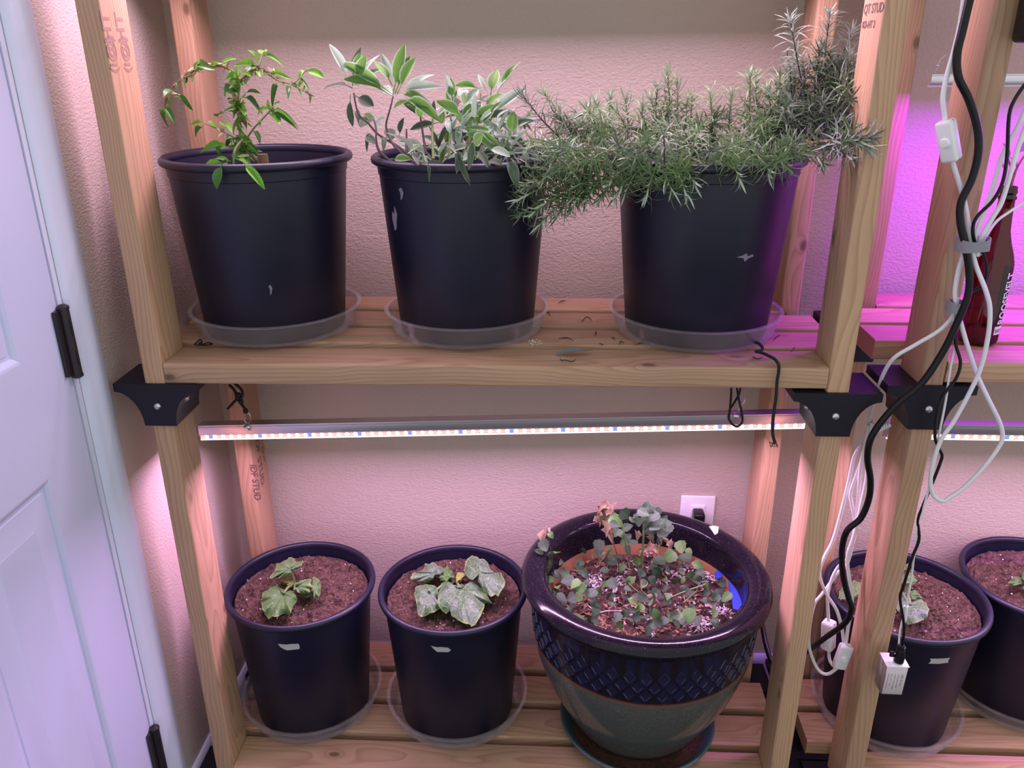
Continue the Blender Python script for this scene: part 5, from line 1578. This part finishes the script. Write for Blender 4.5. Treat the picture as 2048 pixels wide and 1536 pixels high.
srl = MB().tube(sr_pts, [0.0034, 0.0042, 0.0036], 10)
for k in range(6):
    c = py(1754 + k * 4.2, 860 - k * 2.0, 40)
    srl.tube([c - Vector((0.0012, 0, -0.0004)), c + Vector((0.0012, 0, 0.0004))], 0.0062, 10)
single('strain_relief', srl, M['white'], 'ribbed white strain relief between the two brackets', 'connector', sr_pts[0])


def rocker_switch(label, a, b, ya, yb, w, d, face):
    """inline rocker switch between two photo points"""
    p, q = py(*a, ya), py(*b, yb)
    yd = (p - q)
    ln = yd.length
    yd.normalize()
    zd = Vector(face) - yd * Vector(face).dot(yd)
    zd.normalize()
    xd = yd.cross(zd)
    c = (p + q) / 2
    t = thing('rocker_switch', label, 'switch', q)
    inst('switch_body', soft_box((w, ln, d), 0.0045, 3), M['white'], t, frame(c, xd, yd, zd))
    inst('seam', soft_box((w * 1.004, ln * 0.985, 0.0006), 0.0002, 1), M['velcro'], t, frame(c, xd, yd, zd))
    rk = MB()
    for s in (0, 1):
        pass
    rk.lathe([(0.0, 0.0032), (0.0060, 0.0028), (0.0074, 0.0010), (0.0078, -0.002)], (0, 0, 0), 20)
    inst('rocker', rk.mesh('rocker'), M['outlet'], t, frame(c + zd * (d / 2), xd, yd, zd))
    return t


rocker_switch('white inline rocker switch at head height on the right rack post', (1890, 240), (1904, 322), -52, -52, 0.024, 0.022, (-0.75, -0.6, 0.1))
rocker_switch('white inline rocker switch hanging behind the black cable, seen edge-on', (1658, 1243), (1656, 1297), 80, 80, 0.024, 0.024, (-0.7, -0.7, 0.2))
rocker_switch('white inline rocker switch hanging lowest with its button facing out', (1694, 1290), (1677, 1335), 42, 42, 0.026, 0.018, (0.1, -0.9, 0.42))


def wrap(label, a, b, y, r, h):
    p, q = py(*a, y), py(*b, y)
    xd = (q - p)
    hw = xd.length / 2
    xd.normalize()
    up = Vector((0, 0, 1)) - xd * xd.z
    up.normalize()
    dp = xd.cross(up)
    c = (p + q) / 2
    vs, fs = [], []
    n = 28
    for ring, (k, e) in enumerate(((-1, 0.0), (1, 0.0), (1, 0.0018), (-1, 0.0018))):
        for i in range(n):
            t = 2 * math.pi * i / n
            cs_, sn_ = math.cos(t), math.sin(t)
            ex = (abs(cs_) ** 0.7) * (1 if cs_ > 0 else -1)
            vs.append(c + xd * (hw + e) * ex + dp * (r + e) * sn_ + up * (k * h / 2 + 0.0016 * math.sin(2 * t + k)))
    for ring in range(4):
        for i in range(n):
            j = (i + 1) % n
            r2 = (ring + 1) % 4
            fs.append((ring * n + i, ring * n + j, r2 * n + j, r2 * n + i))
    mb = MB().add(vs, fs)
    return single('cable_wrap', mb, M['velcro'], label, 'cable tie', c - up * h / 2)


wrap('grey cable wrap, upper of the two, holding the whole bundle', (1916, 489), (1974, 487), -46, 0.022, 0.018)
wrap('grey cable wrap, lower of the two, holding two white cords', (1896, 612), (1926, 612), -36, 0.013, 0.017)

# LED driver box hanging from its wires
dv = thing('led_driver', 'small silver LED driver box hanging before the right rack post', 'power supply', py(1776, 1396, -46))
M['silver'] = plain('brushed_silver_case', (0.62, 0.58, 0.58), 0.25, Metallic=0.85)
M['label_pink'] = plain('pale_driver_label', (0.70, 0.63, 0.63), 0.45)
d0, d1, d2 = py(1775, 1334, -62), py(1818, 1336, -62), py(1755, 1395, -62)
xd = (d1 - d0).normalized()
dw = (d1 - d0).length
yd = (d0 - d2)
yd = (yd - xd * yd.dot(xd)).normalized()
zd = xd.cross(yd).normalized()
dh = 0.066
dc = d0 + xd * dw / 2 - yd * dh / 2 - zd * 0.019
inst('driver_case', soft_box((dw, dh, 0.036), 0.0012, 1), M['silver'], dv, frame(dc, xd, yd, zd))
inst('driver_cap', soft_box((dw + 0.003, 0.003, 0.039), 0.0012, 1), M['outlet'], dv, frame(dc + yd * (dh / 2 + 0.001), xd, yd, zd))
lab = inst('driver_label', soft_box((dw * 0.94, dh * 0.92, 0.0006), 0.0002, 1), M['label_pink'], dv, frame(dc + zd * 0.0182, xd, yd, zd))
for i, (tx, sz) in enumerate((('LED Driver', 0.0062), ('AC100-240V 50/60Hz', 0.0036), ('OUTPUT:DC24V 1000mA', 0.0034), ('IP20  tc 75C  ta 45C', 0.0034))):
    me = text_mesh(tx, sz)
    o = link('print', me, M['ink'], lab)
    org = dc + zd * 0.0187 + xd * (dw * (0.24 - 0.16 * i)) + yd * (dh * 0.26)
    o.matrix_local = Matrix.Translation(-ORI[dv]) @ frame(org, -yd, xd, zd)
    o.parent = dv
part('printed_line', MB().box((-0.0003, -0.018, 0), (0.0003, 0.018, 0.0002)), M['ink'], dv).matrix_local = Matrix.Translation(-ORI[dv]) @ frame(dc + zd * 0.0186 - xd * dw * 0.36, xd, yd, zd) @ Matrix.Translation(ORI[dv])
pl = MB().tube([py(1803, 1290, -48), py(1801, 1308, -50), py(1797, 1322, -50)], [0.0058, 0.0085, 0.0095], 12)
for k in range(3):
    c = py(1803 - k * 0.6, 1293 + k * 4.5, -48)
    pl.tube([c, c - Vector((0, 0, 0.0022))], 0.0075, 12)
pl.tube([py(1784, 1303, -44), py(1784, 1312, -46)], [0.0042, 0.005], 10)
part('driver_plug', pl, M['blackrub'], dv)

# black adapter at the top right
ad = thing('power_adapter', 'black power adapter at the top right photo corner', 'power supply', py(2040, 92, -40))
inst('adapter_case', soft_box((0.060, 0.050, 0.120), 0.008, 3), M['blackrub'], ad, Matrix.Translation(py(2048, 30, -30) + Vector((0.029, 0, 0.024))))
inst('adapter_ridge', soft_box((0.0465, 0.052, 0.090), 0.004, 2), M['bracket'], ad, Matrix.Translation(py(2050, 25, -36) + Vector((0.031, 0, 0.026))))

# ------------------------------------------------------------------ hanging cords for the strips
def cordpart(parent, name, pts, r, mat, seg=7):
    part(name, MB().tube(smooth_path([py(*p) for p in pts], 5), r, seg), mat, parent)


hl = thing('hanging_string', 'knotted black cord and ring holding the left end of the LED strip', 'cord', py(494, 860, 192))
cordpart(hl, 'cord', [(458, 769, 196), (470, 782, 194), (474, 797, 192), (482, 806, 192), (491, 819, 192), (494, 826, 192)], 0.0030, M['cord'])
cordpart(hl, 'cord', [(466, 764, 196), (482, 778, 192), (485, 790, 190), (480, 803, 190), (488, 815, 190), (493, 826, 191)], 0.0030, M['cord'])
cordpart(hl, 'cord_tail', [(478, 795, 188), (470, 802, 188), (455, 818, 186)], 0.0028, M['cord'])
for k, (u, v) in enumerate(((477, 790), (482, 803), (491, 822))):
    part('knot', MB().lathe([(0.0, -0.006), (0.0045, -0.004), (0.0056, 0.0), (0.0045, 0.004), (0.0, 0.006)], py(u, v, 190), 10), M['cord'], hl)
ring = [py(495 + 6.5 * math.cos(a), 836 + 10 * math.sin(a), 190) for a in [i * 6.2832 / 18 for i in range(19)]]
part('split_ring', MB().tube(ring, 0.0008, 6, cap=False), M['steel'], hl)
part('wire_clip', MB().tube([py(486, 850, 188), py(496, 845, 190), py(505, 852, 200), py(513, 845, 206)], 0.0009, 6), M['steel'], hl)
inst('clip_plate', soft_box((0.014, 0.0030, 0.010), 0.0008, 1), M['steel'], hl, Matrix.Translation(py(494, 856, LED_Y / MM - 14)))
hr = thing('hanging_string', 'black cord loop and clip holding the right end of the LED strip', 'cord', py(1474, 850, 190))
cordpart(hr, 'cord', [(1463, 770, 200), (1462, 795, 196), (1460, 818, 190), (1458, 836, 184), (1464, 848, 182), (1474, 853, 180), (1483, 847, 180), (1485, 836, 182), (1482, 818, 186), (1477, 795, 194), (1473, 770, 200)], 0.0022, M['cord'])
cordpart(hr, 'cord', [(1460, 818, 190), (1468, 806, 194), (1478, 788, 198), (1482, 770, 200)], 0.0022, M['cord'])
cordpart(hr, 'wire_clip', [(1486, 785, 196), (1490, 800, 196), (1482, 812, 196), (1475, 824, 192), (1466, 826, 188)], 0.0009, M['steel'])
inst('clip_plate', soft_box((0.015, 0.0030, 0.011), 0.0008, 1), M['steel'], hr, Matrix.Translation(py(1474, 834, LED_Y / MM - 14)))
dc_ = thing('loose_string', 'black cord draped over the front shelf edge with a frayed end', 'cord', py(1548, 888, -12))
cordpart(dc_, 'cord', [(1500, 680, 110), (1508, 684, 95), (1518, 687, 75), (1525, 696, 55), (1520, 702, 45), (1512, 703, 42), (1522, 705, 35), (1534, 710, 20), (1549, 718, 0), (1557, 730, -10), (1557, 745, -10), (1554, 763, -10), (1552, 792, -11), (1549, 815, -11), (1546, 838, -11), (1545, 862, -11), (1547, 876, -11), (1550, 886, -11)], 0.0028, M['cord'])
for k in range(6):
    u, v = 1549 + rb.uniform(-3, 3), 884 + rb.uniform(-2, 2)
    cordpart(dc_, 'frayed_strand', [(u, v, -11), (u - rb.uniform(-6, 10), v + rb.uniform(2, 9), -12), (u - rb.uniform(-8, 16), v + rb.uniform(-2, 10), -12)], 0.0006, M['cord'], 5)
tw = thing('wire_twist', 'bit of twisted black wire on the shelf behind the left front post', 'wire', pz(402, 687, 2))
part('twist', MB().tube(smooth_path([pz(u, v, z) for u, v, z in ((388, 689, 3), (395, 684, 8), (400, 679, 14), (404, 684, 8), (398, 687, 4), (408, 688, 6), (415, 685, 9), (425, 688, 3), (412, 690, 3), (392, 690, 3))], 5), 0.0016, 6), M['cord'], tw)
# suspension wire of the magenta strip
sw = thing('hanging_wire', 'thin steel wire and bead above the magenta strip end', 'wire', py(1868, 154, 262))
part('wire', MB().tube([py(1868, 154, 262), py(1874, 134, 262), py(1880, 120, 262), py(1893, 108, 262)], 0.0007, 6), M['steel'], sw)
part('bead', MB().lathe([(0.0, -0.003), (0.0024, -0.0015), (0.0026, 0.0), (0.0024, 0.0015), (0.0, 0.003)], py(1875, 131, 262), 10), M['steel'], sw)

# ------------------------------------------------------------------ beer bottle with cuttings
ZB = 0.0165
BX, BY = 1.4315, 0.105
bt = thing('glass_bottle', 'brown glass bottle with a white lettered label on the right rack', 'bottle', (BX, BY, ZB))


def brown_glass(name, tint, gloss=0.05):
    mt, nt = new_mat(name)
    tr = nd(nt, 'ShaderNodeBsdfTransparent', {'Color': tint})
    gl_ = nd(nt, 'ShaderNodeBsdfGlossy', {'Roughness': gloss, 'Color': (1.0, 1.0, 1.0)})
    lw = nd(nt, 'ShaderNodeLayerWeight', {'Blend': 0.25})
    m1 = nd(nt, 'ShaderNodeMixShader', {0: mth(nt, 'ADD', 0.04, mth(nt, 'MULTIPLY', lw.outputs['Fresnel'], 0.35)), 1: tr.outputs[0], 2: gl_.outputs[0]})
    nd(nt, 'ShaderNodeOutputMaterial', {0: m1.outputs[0]})
    return mt


M['amber'] = brown_glass('amber_bottle_glass', (0.27, 0.050, 0.014))
bp_ = [(0.0, 0.003), (0.026, 0.0), (0.0325, 0.003), (0.0345, 0.010), (0.0345, 0.138), (0.0335, 0.150), (0.0295, 0.165), (0.0220, 0.185), (0.0165, 0.205), (0.0142, 0.230), (0.0132, 0.258), (0.0150, 0.260), (0.0150, 0.263), (0.0132, 0.265), (0.0128, 0.268), (0.0142, 0.270), (0.0142, 0.273), (0.0130, 0.275), (0.0134, 0.279), (0.0120, 0.281), (0.0100, 0.280), (0.0096, 0.255)]
bp_ = [(r_ * 0.94, z_ * 0.965) for r_, z_ in bp_]
part('glass', MB().lathe(bp_, (BX, BY, ZB), 40), M['amber'], bt, True, 60)
M['ale'] = brown_glass('water_in_bottle', (0.80, 0.30, 0.12))
part('water', MB().lathe([(0.0, 0.006), (0.0300, 0.006), (0.0305, 0.012), (0.0305, 0.085), (0.0, 0.085)], (BX, BY, ZB), 32), M['ale'], bt, True, 30)
LABA = math.radians(-22)          # label centre direction around the bottle


def bottle_pt(a, z, r=0.0329):
    return Vector((BX + r * math.cos(a), BY + r * math.sin(a), ZB + z))


M['paper'] = plain('white_label_print', (0.74, 0.74, 0.78), 0.5)
strip_mb = MB()
vs, fs = [], []
NA = 12
a0_, a1_ = math.radians(-38), math.radians(28)
for zz_ in (0.024, 0.134):
    for i in range(NA + 1):
        vs.append(bottle_pt(a0_ + (a1_ - a0_) * i / NA, zz_, 0.0327))
for i in range(NA):
    fs.append((i, i + 1, NA + 2 + i, NA + 1 + i))
part('label_band', strip_mb.add(vs, fs), M['paper'], bt)
vs, fs = [], []
for zz_ in (0.022, 0.037):
    for i in range(NA + 1):
        vs.append(bottle_pt(math.radians(-72) + (a1_ - math.radians(-72)) * i / NA, zz_, 0.0327))
for i in range(NA):
    fs.append((i, i + 1, NA + 2 + i, NA + 1 + i))
part('label_foot', MB().add(vs, fs), M['paper'], bt)


def wrap_text(s, size, a_base, z_base, along_up, mat, name, sx=1.0, bold=0.0):
    me = text_mesh(s, size, bold=bold)
    bm = bmesh.new()
    bm.from_mesh(me)
    bmesh.ops.subdivide_edges(bm, edges=[e for e in bm.edges if e.calc_length() > 0.004], cuts=1)
    bm.to_mesh(me)
    bm.free()
    for v in me.vertices:
        x, y = v.co.x * sx, v.co.y
        if along_up:                      # text runs up the bottle, tops of letters to the left
            p = bottle_pt(a_base - y / 0.0329, z_base + x, 0.0330)
        else:
            p = bottle_pt(a_base + x / 0.0329, z_base + y, 0.0330)
        v.co = p - ORI[bt]
    o = link(name, me, mat, bt)
    return o


wrap_text('ROOSEVELT', 0.0235, math.radians(-37), 0.040, True, M['paper'], 'lettering', 0.72, 0.0006)
wrap_text('BREWING', 0.0095, math.radians(-70), 0.0255, False, M['ink'], 'lettering', 1.0, 0.0)
# small cutting standing in the bottle
ct = thing('plant_cutting', 'small pinkish cutting standing in the brown bottle', 'cutting', (BX, BY, ZB + 0.20))
CTL = [leaf_mesh('cutting_leaf_%d' % i, 'ovate', 0.3, 0.1, 0.2, 6, 0, 0.05, i + 90) for i in range(2)]
M['cutting'] = leaf_mat('cutting_leaf', (0.45, 0.20, 0.38), (0.5, 0.25, 0.42), (0.5, 0.25, 0.45), 0.5)
M['cutstem'] = plain('cutting_stem', (0.40, 0.12, 0.16), 0.6)
for pts in ([(0, 0, 0.05), (0.002, 0, 0.09), (-0.010, 0.005, 0.12), (-0.014, 0.01, 0.145)], [(0.002, 0, 0.05), (0.004, 0, 0.10), (0.016, 0, 0.13), (0.034, 0, 0.142)], [(0, 0, 0.06), (0, 0.003, 0.10), (0.006, 0.006, 0.15)]):
    stem(ct, [Vector((BX + a, BY + b, ZB + 0.195 + c)) for a, b, c in pts], 0.0022, 0.0012, M['cutstem'])
for (bx_, bz_, tx_, tz_, w_) in ((-0.010, 0.095, -0.022, 0.118, 0.009), (-0.013, 0.118, -0.020, 0.146, 0.009), (0.026, 0.132, 0.060, 0.150, 0.024), (0.018, 0.128, 0.030, 0.118, 0.008), (0.005, 0.13, 0.012, 0.155, 0.010), (0.004, 0.105, -0.006, 0.125, 0.008), (0.03, 0.14, 0.052, 0.128, 0.012)):
    put_leaf(ct, CTL[0], M['cutting'], Vector((BX + bx_, BY, ZB + 0.195 + bz_)), Vector((BX + tx_, BY - 0.004, ZB + 0.195 + tz_)), w_)

# ------------------------------------------------------------------ debris on the top shelf
M['deb'] = plain('dry_needle', (0.055, 0.03, 0.028), 0.8)


def D3(u, v):
    return (1020 + u / 8.533, 560 + v / 8.533)


def shelf_z(v):
    return 3.0 if v < 690 else 3.5


NEED = [([(820, 395), (880, 385), (950, 350)], 'dark dry needle nearest the wall on the top shelf'), ([(1220, 710), (1310, 655), (1400, 690)], 'bent dark dry needle on the second plank from the wall'),
        ([(830, 995), (930, 985), (1000, 1020), (1090, 1035)], 'twisted dry stalk on the plank behind the front plank'), ([(1455, 890), (1470, 915), (1455, 945)], 'tiny upright dry needle left of the rosemary saucer'),
        ([(855, 1330), (880, 1370), (940, 1395), (1060, 1390), (1125, 1350)], 'curved dark dry needle in front of the fallen sage leaf'), ([(1740, 980), (1760, 1010), (1800, 1020)], 'curled dry needle touching the rosemary saucer'), ([(1860, 1100), (1890, 1070), (1950, 1080)], 'small dark curl beside the rosemary saucer'), ([(1530, 1080), (1590, 1105)], 'short dry needle midway between two saucers'), ([(620, 560), (645, 550), (660, 575), (690, 605)], 'dark curl beside the sage saucer')]
for pts, lab_ in NEED:
    w = [pz(*D3(u, v), 1.6) for u, v in pts]
    if len(w) > 2:
        w[len(w) // 2] = w[len(w) // 2] + Vector((0, 0, 0.003))
    sp_ = smooth_path(w, 5)
    k = len(sp_)
    single('dry_needle', MB().tube(sp_, [0.0003 + 0.0008 * math.sin(math.pi * (i + 0.5) / k) for i in range(k)], 6), M['deb'], lab_, 'dry needle', w[0], 'dry needles on the top shelf')
for pts, lab_ in (([(1270, 690), (1290, 684), (1300, 690)], 'dry needle at the foot of the rosemary saucer'), ([(1505, 713), (1515, 718), (1525, 714)], 'fine dry stalk just left of the draped cord'), ([(1548, 680), (1552, 675), (1560, 670)], 'pinkish dry curl on the magenta-lit plank right of the saucer'), ([(1583, 704), (1587, 697), (1590, 694)], 'short dry needle on the magenta-lit plank near the post')):
    w = [pz(u, v, 1.8) for u, v in pts]
    sp_ = smooth_path(w, 5)
    k = len(sp_)
    single('dry_needle', MB().tube(sp_, [0.0003 + 0.0006 * math.sin(math.pi * (i + 0.5) / k) for i in range(k)], 6), M['deb'], lab_, 'dry needle', w[0], 'dry needles on the top shelf')
M['leaf_grey'] = plain('grey_dead_leaf', (0.16, 0.19, 0.18), 0.85)
fl = thing('fallen_leaf', 'grey fallen sage leaf on the front plank between two pots', 'dead leaf', pz(*D3(800, 1260), 1))
FLM = leaf_mesh('fallen_blade', 'lance', -0.03, 0.06, 0.1, 8, 0, 0.02, 3)
put_leaf(fl, FLM, M['leaf_grey'], pz(*D3(790, 1250), 4), pz(*D3(1420, 1215), 6), 0.015, Vector((0, -0.15, 1)), name='blade')
cr = thing('spilled_crumbs', 'sprinkle of white crumbs on the shelf beside the sage saucer', 'crumbs', pz(*D3(450, 1070), 0.5))
mbc = MB()
for _ in range(55):
    u, v = rb.gauss(440, 75), rb.gauss(1070, 30)
    c = pz(*D3(u, v), 1.2)
    s = rb.uniform(0.0005, 0.0014)
    mbc.add([c + Vector(k) * s for k in ((1, 0, 0), (-1, 0, 0), (0, 1, 0), (0, -1, 0), (0, 0, 1), (0, 0, -1))], [(0, 2, 4), (2, 1, 4), (1, 3, 4), (3, 0, 4), (2, 0, 5), (1, 2, 5), (3, 1, 5), (0, 3, 5)])
part('crumb', mbc, M['perlite'], cr, False, kind='stuff')
cr['kind'] = 'stuff'
